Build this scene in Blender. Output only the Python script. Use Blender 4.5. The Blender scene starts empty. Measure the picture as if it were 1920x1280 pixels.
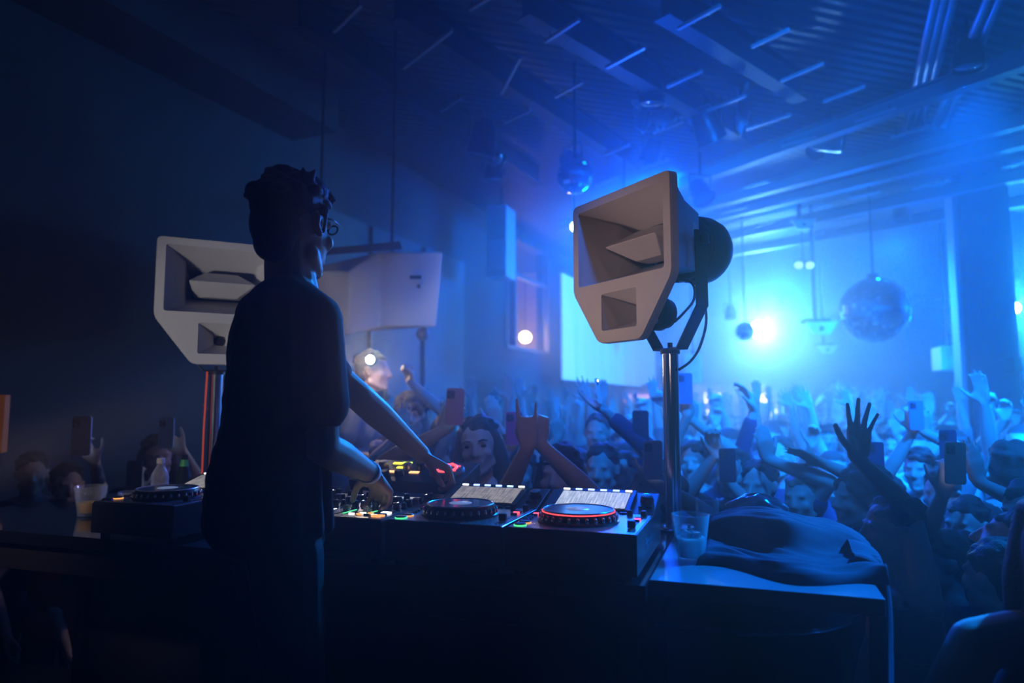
import bpy, bmesh, math, random
import numpy as np
from mathutils import Vector, Matrix, Euler
R = math.radians
random.seed(7)
sc = bpy.context.scene
COL = sc.collection

# ---------------------------------------------------------------- camera
CAM = Vector((0.0, 0.0, 1.92))
PITCH = R(5.13)
cam_data = bpy.data.cameras.new('camera')
cam_data.lens = 24.0
cam_data.sensor_width = 36.0
cam_data.clip_start = 0.05
cam_data.clip_end = 200
cam_data.dof.use_dof = True
cam_data.dof.focus_distance = 2.05
cam_data.dof.aperture_fstop = 1.6
cam = bpy.data.objects.new('camera', cam_data)
COL.objects.link(cam)
cam.location = CAM
cam.rotation_euler = (R(90) + PITCH, 0, 0)
sc.camera = cam
FW = Vector((0, math.cos(PITCH), math.sin(PITCH)))
UP = Vector((0, -math.sin(PITCH), math.cos(PITCH)))
RT = Vector((1, 0, 0))

def ray(px, py):
    return FW + RT * ((px - 960) / 1280) + UP * ((640 - py) / 1280)
def P(px, py, Y):            # point at distance Y in front of the camera plane
    d = ray(px, py)
    return CAM + d * (Y / d.y)
def PZ(px, py, z):           # point on a horizontal plane
    d = ray(px, py)
    return CAM + d * ((z - CAM.z) / d.z)

# ---------------------------------------------------------------- world, haze, exposure
sc.view_settings.view_transform = 'Standard'
sc.view_settings.look = 'None'
sc.view_settings.gamma = 1.0
sc.view_settings.exposure = 0.30
w = bpy.data.worlds.new('world')
sc.world = w
w.use_nodes = True
nt = w.node_tree
nt.nodes.clear()
wo = nt.nodes.new('ShaderNodeOutputWorld')
bg = nt.nodes.new('ShaderNodeBackground')
bg.inputs[0].default_value = (0, 0, 0, 1)
bg.inputs[1].default_value = 0
vs = nt.nodes.new('ShaderNodeVolumeScatter')
vs.inputs['Color'].default_value = (0.9, 0.95, 1.0, 1)
vs.inputs['Density'].default_value = 0.056
vs.inputs['Anisotropy'].default_value = 0.78
nt.links.new(bg.outputs[0], wo.inputs['Surface'])
nt.links.new(vs.outputs[0], wo.inputs['Volume'])
sc.cycles.volume_bounces = 0
sc.cycles.max_bounces = 6
sc.cycles.diffuse_bounces = 1
sc.cycles.glossy_bounces = 3
sc.cycles.transmission_bounces = 6
sc.cycles.transparent_max_bounces = 8
sc.cycles.sample_clamp_indirect = 4.0
sc.cycles.sample_clamp_direct = 0.0
sc.cycles.caustics_reflective = False
sc.cycles.caustics_refractive = False

# ---------------------------------------------------------------- lights: lamps of the club and added fill
def spot(name, loc, target, energy, color, size=60, blend=0.6, radius=0.08):
    d = bpy.data.lights.new(name, 'SPOT')
    d.energy = energy; d.color = color; d.spot_size = R(size); d.spot_blend = blend
    d.shadow_soft_size = radius
    o = bpy.data.objects.new(name, d); COL.objects.link(o)
    o.location = loc
    o.rotation_euler = (Vector(target) - Vector(loc)).to_track_quat('-Z', 'Y').to_euler()
    return o
def point(name, loc, energy, color, radius=0.05):
    d = bpy.data.lights.new(name, 'POINT')
    d.energy = energy; d.color = color; d.shadow_soft_size = radius
    o = bpy.data.objects.new(name, d); COL.objects.link(o); o.location = loc
    return o
def area(name, loc, target, energy, color, sx=1, sy=1, spread=180):
    d = bpy.data.lights.new(name, 'AREA')
    d.energy = energy; d.color = color; d.shape = 'RECTANGLE'; d.size = sx; d.size_y = sy
    d.spread = R(spread)
    o = bpy.data.objects.new(name, d); COL.objects.link(o); o.location = loc
    o.rotation_euler = (Vector(target) - Vector(loc)).to_track_quat('-Z', 'Y').to_euler()
    return o
BLUE = (0.0, 0.10, 1.0)
AZURE = (0.0, 0.22, 1.0)
CYAN = (0.02, 0.42, 1.0)
BEACON = P(1424, 618, 13.0)
EDGE_LAMP = P(1902, 577, 10.0)
SIDE_LAMP = P(1078, 425, 6.5)
FLASH = P(694, 674, 4.0)
WARM_LAMP = P(985, 632, 11.6)
spot('beacon_light', BEACON + Vector((0, -0.15, 0)), (2.0, 3.0, 0.8), 900, (0.12, 0.46, 1.0), 150, 1.0, 0.12)
spot('edge_lamp_light', EDGE_LAMP + Vector((0, -0.1, 0)), (3.0, 3.0, 1.0), 300, CYAN, 150, 1.0, 0.08)
spot('side_lamp_light', SIDE_LAMP + Vector((0.1, -0.1, 0)), SIDE_LAMP + Vector((1.2, 0.2, -0.6)), 600, (0, .22, 1), 140, 1.0, 0.08)
# big blue lamp hidden behind the horn monitor, and two backlights added for the haze
KEY = P(1180, 452, 6.0)
spot('blue_backlight', KEY, (2.6, 2.6, 1.4), 600, (0, 0.07, 1), 165, 1.0, 0.14)
spot('blue_backlight', (8.6, 8.2, 3.4), (2.6, 3.4, 1.2), 260, (0, 0.14, 1), 120, 1.0, 0.14)
spot('blue_backlight', (5.2, 13.0, 3.9), (3.0, 5.0, 1.2), 360, (0, 0.24, 1), 120, 1.0, 0.14)
# wash spots added over the dance floor as fill, aimed down on the crowd
WASH_FILL = [(1.1, 5.2, 800, 80, .12), (3.2, 4.6, 3500, 84, .14), (5.6, 5.0, 1200, 84, .13), (-0.2, 7.0, 900, 70, .2), (5.0, 8.6, 3600, 100, .20),
                                      (3.6, 11.6, 1200, 110, .30), (9.6, 12.9, 1200, 110, .40), (8.4, 16.0, 1800, 110, .40)]
for i, (lx, ly, e, s, g) in enumerate(WASH_FILL):
    spot('wash_fill', (lx, ly, 4.15), (lx - .1, ly + .25, 0.5), e, (0, g, 1), s, 1.0, 0.3)
# unseen fill spots added above the stage edge, thrown out over the crowd
for i, (lx, ly, tx, ty, e) in enumerate([(0.5, 1.3, 0.9, 5.2, 1000), (2.2, 1.2, 2.6, 4.6, 3600), (3.8, 1.3, 4.8, 4.8, 3500), (1.4, 1.6, 3.0, 8.5, 2600)]):
    spot('front_fill', (lx, ly, 4.35), (tx, ty, 1.4), e, (0, .17, 1), 62, 1.0, 0.12)
# spots added from the side to brighten the haze under the roof
spot('haze_fill', (11.0, 10.0, 3.6), (2.0, 12.0, 3.0), 13000, (0, .22, 1), 52, 1.0, 0.12)
spot('haze_fill', (9.0, 7.0, 3.3), (3.0, 9.0, 3.7), 7500, (0, .10, 1), 44, 1.0, 0.12)
spot('haze_fill', (5.0, 8.5, 3.9), (-1.0, 7.3, 3.0), 650, (0, .32, 1), 46, 1.0, 0.12)
# narrow spots added to light the table wing and the DJ's arm
spot('booth_fill', (3.7, 2.7, 4.4), (0.78, 1.62, 1.5), 3000, (0.0, 0.22, 1.0), 15, 0.7, 0.10)
spot('booth_fill', (1.6, 6.4, 4.1), (-0.32, 1.95, 1.92), 1400, (0.0, 0.28, 1.0), 12, 0.7, 0.10)
# blue fill spots added to brighten the roof steel
spot('roof_fill', (4.6, 9.0, 3.2), (4.2, 5.6, 4.6), 150, (0, .12, 1), 96, 1.0, 0.15)
spot('roof_fill', (8.2, 11.5, 3.0), (7.4, 8.5, 4.6), 240, (0, .12, 1), 96, 1.0, 0.15)
spot('roof_fill', (1.9, 9.4, 3.4), (1.9, 6.4, 4.6), 60, (0, .12, 1), 90, 1.0, 0.15)
# phone flash in the crowd
point('flash_light', FLASH + Vector((0, -0.05, 0)), 3.6, (1.0, 0.80, 0.66), 0.02)
# warm lamp behind the mezzanine window
point('window_lamp_light', WARM_LAMP + Vector((0, 0.1, 0)), 90, (1.0, 0.6, 0.3), 0.1)
# dim warm unseen spots: one low for the right horn, others added as fill
spot('unseen_warm_light', (-2.15, 2.50, 1.62), (0.38, 2.2, 2.36), 125, (1.0, 0.68, 0.58), 15, 0.6, 0.10)
spot('unseen_warm_light', (-0.9, -1.9, 2.5), (0.36, 2.2, 2.36), 60, (1.0, 0.72, 0.66), 10, 0.8, 0.15)
spot('unseen_warm_light', (-1.9, -0.6, 1.15), (-1.18, 2.75, 2.30), 150, (1.0, 0.97, 0.99), 14, 0.5, 0.15)
spot('unseen_warm_light', (1.1, -1.0, 4.4), (-0.05, 2.9, 1.72), 34, (1.0, 0.62, 0.50), 14, 0.8, 0.2)
spot('unseen_warm_light', (-2.4, -1.0, 3.7), (-1.60, 2.5, 1.62), 150, (1.0, 0.84, 0.78), 13, 0.8, 0.15)
# ---------------------------------------------------------------- materials
MATS = {}
def mat(name, color=(0.5, 0.5, 0.5), rough=0.5, metal=0.0, emit=None, strength=0.0, trans=0.0, ior=1.45, noise=0.0, nscale=20.0,
        bump=0.0, bscale=60.0, vary=0.0, coat=0.0, sss=0.0, alpha=1.0):
    if name in MATS: return MATS[name]
    m = bpy.data.materials.new(name); m.use_nodes = True
    t = m.node_tree; b = t.nodes['Principled BSDF']
    b.inputs['Base Color'].default_value = (*color, 1)
    b.inputs['Roughness'].default_value = rough
    b.inputs['Metallic'].default_value = metal
    b.inputs['IOR'].default_value = ior
    b.inputs['Transmission Weight'].default_value = trans
    b.inputs['Coat Weight'].default_value = coat
    b.inputs['Alpha'].default_value = alpha
    if sss > 0:
        b.inputs['Subsurface Weight'].default_value = sss; b.inputs['Subsurface Radius'].default_value = (1, 1, 1); b.inputs['Subsurface Scale'].default_value = .04
    if emit:
        b.inputs['Emission Color'].default_value = (*emit, 1)
        b.inputs['Emission Strength'].default_value = strength
    src = None
    if noise > 0:
        tc = t.nodes.new('ShaderNodeTexCoord')
        n = t.nodes.new('ShaderNodeTexNoise'); n.inputs['Scale'].default_value = nscale; n.inputs['Detail'].default_value = 4
        t.links.new(tc.outputs['Object'], n.inputs['Vector'])
        mx = t.nodes.new('ShaderNodeMix'); mx.data_type = 'RGBA'
        mx.inputs[6].default_value = (*[c * (1 - noise) for c in color], 1)
        mx.inputs[7].default_value = (*[min(1, c * (1 + noise)) for c in color], 1)
        t.links.new(n.outputs['Fac'], mx.inputs[0]); src = mx.outputs[2]
    if vary > 0:
        oi = t.nodes.new('ShaderNodeObjectInfo')
        hs = t.nodes.new('ShaderNodeHueSaturation')
        mr = t.nodes.new('ShaderNodeMapRange')
        mr.inputs['To Min'].default_value = 1 - vary; mr.inputs['To Max'].default_value = 1 + vary * 1.6
        t.links.new(oi.outputs['Random'], mr.inputs['Value'])
        t.links.new(mr.outputs['Result'], hs.inputs['Value'])
        if src is not None: t.links.new(src, hs.inputs['Color'])
        else: hs.inputs['Color'].default_value = (*color, 1)
        src = hs.outputs['Color']
    if src is not None: t.links.new(src, b.inputs['Base Color'])
    if bump > 0:
        tc = t.nodes.new('ShaderNodeTexCoord')
        n = t.nodes.new('ShaderNodeTexNoise'); n.inputs['Scale'].default_value = bscale; n.inputs['Detail'].default_value = 5
        t.links.new(tc.outputs['Object'], n.inputs['Vector'])
        bp = t.nodes.new('ShaderNodeBump'); bp.inputs['Strength'].default_value = bump; bp.inputs['Distance'].default_value = 0.02
        t.links.new(n.outputs['Fac'], bp.inputs['Height']); t.links.new(bp.outputs['Normal'], b.inputs['Normal'])
    MATS[name] = m
    return m

M_wall = mat('wall_paint', (0.055, 0.06, 0.07), 0.8, noise=0.25, nscale=1.5)
M_ceil = mat('roof_deck', (0.06, 0.065, 0.07), 0.55)
M_floor = mat('floor_dark', (0.03, 0.03, 0.035), 0.5, noise=0.3, nscale=3)
M_steel = mat('roof_steel', (0.35, 0.37, 0.4), 0.45, metal=0.6)
M_dark = mat('dark_paint', (0.02, 0.02, 0.024), 0.55)
M_black = mat('black_plastic', (0.012, 0.012, 0.014), 0.35)
M_blackmet = mat('black_metal', (0.02, 0.02, 0.022), 0.32, metal=0.5)
M_chrome = mat('chrome', (0.75, 0.75, 0.78), 0.16, metal=1.0)
M_horn = mat('horn_paint', (0.46, 0.43, 0.42), 0.42, noise=0.06, nscale=60, bump=0.02, bscale=900)
M_hornL = mat('horn_paint_pale', (0.60, 0.58, 0.56), 0.55, noise=0.05, nscale=60, bump=0.02, bscale=900)
M_cab = mat('cabinet_paint', (0.62, 0.60, 0.60), 0.6, noise=0.05, nscale=4)
M_mirror = mat('mirror_tile', (0.75, 0.8, 0.85), 0.06, metal=1.0)
M_glass = mat('glass', (0.95, 0.97, 1.0), 0.02, trans=1.0, ior=1.45)
def glassy(name, col, a0=.05, a1=.62):
    m = mat(name, col, .04, coat=1.0); t = m.node_tree; b = t.nodes['Principled BSDF']
    lw = t.nodes.new('ShaderNodeLayerWeight'); lw.inputs[0].default_value = .35
    mr = t.nodes.new('ShaderNodeMapRange'); mr.inputs['To Min'].default_value = a0; mr.inputs['To Max'].default_value = a1
    t.links.new(lw.outputs['Facing'], mr.inputs['Value']); t.links.new(mr.outputs['Result'], b.inputs['Alpha'])
    b.inputs['Specular IOR Level'].default_value = 1.0
    return m
M_glass = glassy('clear_glass', (.80, .88, 1.0))
M_rubber = mat('rubber', (0.01, 0.01, 0.01), 0.6)
M_table = mat('table_gloss', (0.012, 0.014, 0.02), 0.12, coat=0.6)

# ---------------------------------------------------------------- mesh helper
class MB:
    def __init__(s): s.v = []; s.f = []; s.m = []
    def add(s, v, f, mi=0):
        n = len(s.v); s.v += [tuple(x) for x in v]; s.f += [tuple(i + n for i in q) for q in f]; s.m += [mi] * len(f)
        return s
    def box(s, c, d, rot=None, mi=0):
        c = Vector(c); hx, hy, hz = [x / 2 for x in d]
        vs_ = [Vector((x, y, z)) for z in (-hz, hz) for y in (-hy, hy) for x in (-hx, hx)]
        if rot is not None: vs_ = [rot @ v for v in vs_]
        return s.add([v + c for v in vs_], [(0, 2, 3, 1), (4, 5, 7, 6), (0, 1, 5, 4), (2, 6, 7, 3), (0, 4, 6, 2), (1, 3, 7, 5)], mi)
    def bbox(s, c, d, b=0.004, rot=None, mi=0):     # box with chamfered edges
        bm = bmesh.new(); bmesh.ops.create_cube(bm, size=1)
        for v in bm.verts: v.co = Vector((v.co.x * d[0], v.co.y * d[1], v.co.z * d[2]))
        bmesh.ops.bevel(bm, geom=bm.edges[:], offset=b, segments=2, affect='EDGES', profile=0.6)
        c = Vector(c); bm.verts.index_update()
        vs_ = [((rot @ v.co) if rot is not None else v.co) + c for v in bm.verts]
        fs = [tuple(v.index for v in f.verts) for f in bm.faces]; bm.free()
        return s.add(vs_, fs, mi)
    def lathe(s, prof, c=(0, 0, 0), axis=(0, 0, 1), n=24, mi=0, cap=True):   # prof = [(r, h)]
        a = Vector(axis).normalized(); q = Vector((0, 0, 1)).rotation_difference(a).to_matrix(); c = Vector(c)
        vs_ = []; fs = []
        for (r, h) in prof:
            for k in range(n):
                t = 2 * math.pi * k / n
                vs_.append(c + q @ Vector((r * math.cos(t), r * math.sin(t), h)))
        for i in range(len(prof) - 1):
            for k in range(n):
                k2 = (k + 1) % n
                fs.append((i * n + k, i * n + k2, (i + 1) * n + k2, (i + 1) * n + k))
        if cap:
            fs.append(tuple(range(n))[::-1]); fs.append(tuple((len(prof) - 1) * n + k for k in range(n)))
        return s.add(vs_, fs, mi)
    def cyl(s, p0, p1, r, n=16, r2=None, mi=0):
        p0 = Vector(p0); p1 = Vector(p1); L = (p1 - p0).length
        return s.lathe([(r, 0), (r if r2 is None else r2, L)], p0, p1 - p0, n, mi)
    def tube(s, pts, r, n=10, mi=0):
        pts = [Vector(p) for p in pts]; rs = r if isinstance(r, (list, tuple)) else [r] * len(pts)
        vs_ = []; fs = []; up = Vector((0.13, 0.31, 0.94))
        for i, p in enumerate(pts):
            d = (pts[min(i + 1, len(pts) - 1)] - pts[max(i - 1, 0)]).normalized()
            a = d.cross(up); 
            if a.length < 1e-3: a = d.cross(Vector((1, 0, 0)))
            a.normalize(); b = d.cross(a)
            for k in range(n):
                t = 2 * math.pi * k / n
                vs_.append(p + (a * math.cos(t) + b * math.sin(t)) * rs[i])
        for i in range(len(pts) - 1):
            for k in range(n):
                k2 = (k + 1) % n
                fs.append((i * n + k, i * n + k2, (i + 1) * n + k2, (i + 1) * n + k))
        fs.append(tuple(range(n))[::-1]); fs.append(tuple((len(pts) - 1) * n + k for k in range(n)))
        return s.add(vs_, fs, mi)
    def prism(s, poly, z0, z1, mi=0, M=None):       # poly in xy, extruded in z
        n = len(poly)
        vs_ = [Vector((x, y, z0)) for x, y in poly] + [Vector((x, y, z1)) for x, y in poly]
        if M is not None: vs_ = [M @ v for v in vs_]
        fs = [tuple(range(n))[::-1], tuple(range(n, 2 * n))] + [(i, (i + 1) % n, n + (i + 1) % n, n + i) for i in range(n)]
        return s.add(vs_, fs, mi)
    def ell(s, c, rad, rot=None, nu=14, nv=9, mi=0):
        vs_ = []; fs = []; c = Vector(c)
        vs_.append(Vector((0, 0, -1)))
        for i in range(1, nv):
            ph = -math.pi / 2 + math.pi * i / nv
            for k in range(nu):
                t = 2 * math.pi * k / nu
                vs_.append(Vector((math.cos(ph) * math.cos(t), math.cos(ph) * math.sin(t), math.sin(ph))))
        vs_.append(Vector((0, 0, 1)))
        for k in range(nu): fs.append((0, 1 + (k + 1) % nu, 1 + k))
        for i in range(nv - 2):
            for k in range(nu):
                a = 1 + i * nu; b = a + nu; k2 = (k + 1) % nu
                fs.append((a + k, a + k2, b + k2, b + k))
        top = len(vs_) - 1; a = 1 + (nv - 2) * nu
        for k in range(nu): fs.append((a + k, a + (k + 1) % nu, top))
        rr = Vector(rad)
        out = []
        for v in vs_:
            v = Vector((v.x * rr.x, v.y * rr.y, v.z * rr.z))
            if rot is not None: v = rot @ v
            out.append(v + c)
        return s.add(out, fs, mi)
    def build(s, name, mats, parent=None, smooth=False, loc=None, rotz=None, bevel=0.0, hint=None):
        me = bpy.data.meshes.new(name)
        me.from_pydata(s.v, [], s.f)
        if not isinstance(mats, (list, tuple)): mats = [mats]
        for m in mats: me.materials.append(m)
        if len(mats) > 1: me.polygons.foreach_set('material_index', s.m)
        if smooth: me.polygons.foreach_set('use_smooth', [True] * len(me.polygons))
        me.update()
        if smooth == 'auto':
            try: me.set_sharp_from_angle(angle=R(35))
            except Exception: pass
        o = bpy.data.objects.new(name, me); COL.objects.link(o)
        if parent is not None: o.parent = parent
        if loc is not None: o.location = loc
        if rotz is not None: o.rotation_euler = (0, 0, rotz)
        if bevel > 0:
            b = o.modifiers.new('bevel', 'BEVEL'); b.width = bevel; b.segments = 2; b.limit_method = 'ANGLE'
        return o

def tag(o, label=None, cat=None, group=None, kind=None):
    if label: o['label'] = label
    if cat: o['category'] = cat
    if group: o['group'] = group
    if kind: o['kind'] = kind
    return o
def empty(name, loc=(0, 0, 0), rz=0.0, label=None, cat=None, group=None):
    o = bpy.data.objects.new(name, None); COL.objects.link(o)
    o.location = loc; o.rotation_euler = (0, 0, rz); o.empty_display_size = 0.1
    tag(o, label, cat, group); return o
def copy_tree(o, parent=None):
    c = o.copy(); COL.objects.link(c)
    if parent is not None: c.parent = parent
    for ch in list(o.children): copy_tree(ch, c)
    return c
def prism_loops(outer, holes):
    """triangulated 2D polygon with holes -> verts, faces"""
    bm = bmesh.new(); es = []
    for lp in [outer] + holes:
        vv = [bm.verts.new((x, y, 0)) for x, y in lp]
        es += [bm.edges.new((vv[i], vv[(i + 1) % len(vv)])) for i in range(len(vv))]
    bmesh.ops.triangle_fill(bm, edges=es, use_beauty=True, use_dissolve=False)
    bm.verts.index_update()
    v = [v.co.copy() for v in bm.verts]; f = [tuple(x.index for x in q.verts) for q in bm.faces]
    bm.free(); return v, f
def rounded(poly, r, n=4):
    """round the corners of a closed 2D polygon"""
    out = []; N = len(poly)
    for i in range(N):
        p = Vector(poly[i]); a = Vector(poly[i - 1]); b = Vector(poly[(i + 1) % N])
        da = (a - p); db = (b - p); rr = min(r, da.length * .45, db.length * .45)
        p0 = p + da.normalized() * rr; p1 = p + db.normalized() * rr
        for k in range(n + 1):
            t = k / n; q = p0 * (1 - t) ** 2 + p * 2 * t * (1 - t) + p1 * t * t
            out.append((q.x, q.y))
    return out
# ---------------------------------------------------------------- the room
PHI = R(24.0)
WD = Vector((math.sin(PHI), math.cos(PHI), 0))        # along the left wall, away from the stage
WN = Vector((math.cos(PHI), -math.sin(PHI), 0))       # into the room
WW = 4.2
W0 = WN * -WW
CEIL = 4.62
def wall_pt(a, z, off=0.0): return W0 + WD * a + WN * off + Vector((0, 0, z))
def wall_hit(px, py, off=0.0):                        # pixel -> (a, z) on the left wall
    d = ray(px, py); n = WN
    t = ((W0 + WN * off) - CAM).dot(n) / d.dot(n)
    p = CAM + d * t
    return (p - W0).dot(WD), p.z
def wallbox(name, a0, a1, z0, z1, off0, off1, m, parent=None, **k):
    mb = MB()
    vs_ = [wall_pt(a, z, o) for z in (z0, z1) for o in (off0, off1) for a in (a0, a1)]
    mb.add(vs_, [(0, 2, 3, 1), (4, 5, 7, 6), (0, 1, 5, 4), (2, 6, 7, 3), (0, 4, 6, 2), (1, 3, 7, 5)])
    o = mb.build(name, m, parent); return o
AEND = 21.5
# floor, ceiling
mb = MB(); mb.box((5, 8, -0.1), (34, 36, 0.2)); tag(mb.build('floor', M_floor), kind='structure')
# corrugated steel deck: wave bump in a fixed direction
m = M_ceil; t = m.node_tree; b = t.nodes['Principled BSDF']
tc = t.nodes.new('ShaderNodeTexCoord'); mp = t.nodes.new('ShaderNodeMapping'); mp.inputs['Rotation'].default_value = (0, 0, R(-18))
wv = t.nodes.new('ShaderNodeTexWave'); wv.bands_direction = 'Y'; wv.inputs['Scale'].default_value = 3.2; wv.wave_profile = 'SIN'
bp = t.nodes.new('ShaderNodeBump'); bp.inputs['Strength'].default_value = 0.5; bp.inputs['Distance'].default_value = 0.04
t.links.new(tc.outputs['Object'], mp.inputs[0]); t.links.new(mp.outputs[0], wv.inputs[0])
t.links.new(wv.outputs['Fac'], bp.inputs['Height']); t.links.new(bp.outputs[0], b.inputs['Normal'])
mb = MB(); mb.box((5, 8, CEIL + 0.1), (34, 36, 0.2)); tag(mb.build('ceiling', M_ceil), kind='structure')
# walls
awin0, zt = wall_hit(948, 432); awin1, _ = wall_hit(1027, 500); _, zb = wall_hit(985, 658)
mb = MB()
for (a0, a1, z0, z1) in ((-4.5, awin0, 0, CEIL), (awin1, AEND, 0, CEIL), (awin0, awin1, 0, zb), (awin0, awin1, zt, CEIL)):
    vs_ = [wall_pt(a, z, o) for z in (z0, z1) for o in (-0.18, 0) for a in (a0, a1)]
    mb.add(vs_, [(0, 2, 3, 1), (4, 5, 7, 6), (0, 1, 5, 4), (2, 6, 7, 3), (0, 4, 6, 2), (1, 3, 7, 5)])
tag(mb.build('wall_left', M_wall), kind='structure')
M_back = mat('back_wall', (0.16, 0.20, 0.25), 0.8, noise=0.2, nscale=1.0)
def roombox(name, c, d, m):
    mb = MB(); rot = Matrix.Rotation(-PHI, 3, 'Z'); mb.box(c, d, rot); return tag(mb.build(name, m), kind='structure')
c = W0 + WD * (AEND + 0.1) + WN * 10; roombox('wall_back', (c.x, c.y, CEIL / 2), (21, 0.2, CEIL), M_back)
c = W0 + WN * 19.5 + WD * 8; roombox('wall_right', (c.x, c.y, CEIL / 2), (0.2, 27, CEIL), M_wall)
# soffit band and raised panels on the left wall
o = wallbox('trim_1', -4.5, wall_hit(551, 170)[0], 4.25, CEIL - 0.002, 0.0, 0.5, M_wall); tag(o, kind='structure')
a0, z0 = wall_hit(600, 300); a1, z1 = wall_hit(870, 700)
for i, (x0, x1) in enumerate(((545, 690), (700, 790), (800, 872))):
    aa, _ = wall_hit(x0, 500, 0.06); ab, _ = wall_hit(x1, 500, 0.06)
    o = wallbox('wall_panel', aa, ab, 1.4, 3.75, 0.001, 0.05, mat('panel_pale', (0.15, 0.16, 0.19), 0.7))
    tag(o, ['pale wall panel behind the hooded cabinet, nearest the performer', 'pale wall panel behind the grey cabinet, middle of three', 'pale wall panel just before the lit window'][i], 'wall panel', 'pale panels on the left wall')
# window into the lit side room
wf = MB()
def wv_(a0, a1, z0, z1, o0=-0.16, o1=0.03): 
    wf.add([wall_pt(a, z, o) for z in (z0, z1) for o in (o0, o1) for a in (a0, a1)],
           [(0, 2, 3, 1), (4, 5, 7, 6), (0, 1, 5, 4), (2, 6, 7, 3), (0, 4, 6, 2), (1, 3, 7, 5)])
wv_(awin0, awin0 + .05, zb, zt); wv_(awin1 - .05, awin1, zb, zt); wv_(awin0 + .05, awin1 - .05, zb, zb + .05); wv_(awin0 + .05, awin1 - .05, zt - .05, zt)
am = wall_hit(968, 560)[0]; wv_(am - .03, am + .03, zb + .05, zt - .05, -0.12, 0.0)
zm = wall_hit(985, 520)[1]; wv_(awin0 + .05, awin1 - .05, zm - .03, zm + .03, -0.121, -0.001)
an = wall_hit(1019, 560)[0]; wv_(an - .02, an + .02, zb + .05, zt - .05, -0.122, -0.002)
o = wf.build('window_1', mat('window_frame', (0.08, 0.09, 0.12), 0.5)); tag(o, kind='structure')
# side room beyond
sr = MB()
for (a0, a1, z0, z1, o0, o1) in ((awin0 - 2, awin1 + 2, zb - .6, zb - .5, -2.4, -.19), (awin0 - 2, awin1 + 2, zt + .5, zt + .6, -2.4, -.19), (awin0 - 2, awin1 + 2, zb - .5, zt + .5, -2.5, -2.4),
                                  (awin0 - 2.1, awin0 - 2, zb - .5, zt + .5, -2.4, -.19), (awin1 + 2, awin1 + 2.1, zb - .5, zt + .5, -2.4, -.19)):
    sr.add([wall_pt(a, z, o) for z in (z0, z1) for o in (o0, o1) for a in (a0, a1)],
           [(0, 2, 3, 1), (4, 5, 7, 6), (0, 1, 5, 4), (2, 6, 7, 3), (0, 4, 6, 2), (1, 3, 7, 5)])
tag(sr.build('wall_side_room', mat('side_room', (0.55, 0.40, 0.42), 0.8)), kind='structure')
o = MB(); o.ell((0, 0, 0), (0.09, 0.09, 0.09)); o.cyl((0, 0, 0.08), (0, 0, 0.9), 0.008, 8)
LW = empty('globe_lamp', WARM_LAMP, 0, 'warm globe lamp glowing behind the left wall window', 'lamp')
g = MB(); g.ell((0, 0, 0), (0.10, 0.10, 0.10)); g.build('globe', mat('warm_globe', (1, .8, .5), .5, emit=(1, .72, .35), strength=14), LW, True)
g = MB(); g.cyl((0, 0, 0.10), (0, 0, 0.95), 0.008, 8); g.build('cord', M_black, LW)
# projection screen hung along the left wall
a0, z1 = wall_hit(1053, 470, .35); a1, _ = wall_hit(1226, 600, .35); _, z0 = wall_hit(1053, 711, .35)
z1 = 4.1
M_scr = mat('screen_lit', (0.8, 0.8, 0.8), 0.9)
t = M_scr.node_tree; b = t.nodes['Principled BSDF']
tc = t.nodes.new('ShaderNodeTexCoord'); mp = t.nodes.new('ShaderNodeMapping'); mp.inputs['Scale'].default_value = (3, 3, 0.25)
n = t.nodes.new('ShaderNodeTexNoise'); n.inputs['Scale'].default_value = 1.6; n.inputs['Detail'].default_value = 6
cr = t.nodes.new('ShaderNodeValToRGB'); cr.color_ramp.elements[0].position = .3; cr.color_ramp.elements[1].position = .75
cr.color_ramp.elements[0].color = (0.10, 0.42, 0.80, 1); cr.color_ramp.elements[1].color = (0.30, 0.66, 0.95, 1)
t.links.new(tc.outputs['Object'], mp.inputs[0]); t.links.new(mp.outputs[0], n.inputs[0]); t.links.new(n.outputs['Fac'], cr.inputs[0])
t.links.new(cr.outputs[0], b.inputs['Emission Color']); b.inputs['Emission Strength'].default_value = 0.85
S = empty('projection_screen', wall_pt(a0, z0, .35), 0, 'large glowing pale blue projection screen hanging on the left wall', 'screen')
def at(o, parent):
    o.parent = parent; o.matrix_parent_inverse = Matrix.Translation(-parent.location) if parent.rotation_euler.z == 0 else parent.matrix_basis.inverted(); return o
at(wallbox('screen_surface', a0, a1, z0, z1, .33, .36, M_scr), S)
at(wallbox('roller_case', a0 - .05, a1 + .05, z1, z1 + .15, .27, .43, M_dark), S)
at(wallbox('bottom_bar', a0, a1, z0 - .05, z0, .32, .37, M_dark), S)
for k in (0.1, 0.9):
    q = MB(); p = wall_pt(a0 + (a1 - a0) * k, z1 + .15, .35); q.cyl(p, (p.x, p.y, CEIL), .012, 8); at(q.build('hanger', M_dark), S)
# steel column
CP = P(1848, 600, 8.0); CP.z = 0
q = MB(); rot = Matrix.Rotation(R(-12), 3, 'Z')
q.box((CP.x, CP.y, CEIL / 2), (0.50, 0.34, CEIL), rot); tag(q.build('column_1', mat('column_paint', (0.05, 0.06, 0.08), 0.6)), kind='structure')
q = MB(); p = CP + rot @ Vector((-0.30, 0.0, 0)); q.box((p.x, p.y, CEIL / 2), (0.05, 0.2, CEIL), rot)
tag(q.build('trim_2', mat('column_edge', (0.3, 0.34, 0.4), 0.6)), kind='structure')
q = MB(); p = P(1900, 683, 7.7); q.bbox(p, (0.10, 0.14, 0.16), .01); q.cyl(p + Vector((0, .07, 0)), p + Vector((-.1, .18, 0)), .02, 8)
tag(q.build('junction_box', M_dark), 'small dark box mounted on the column side', 'box')

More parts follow.
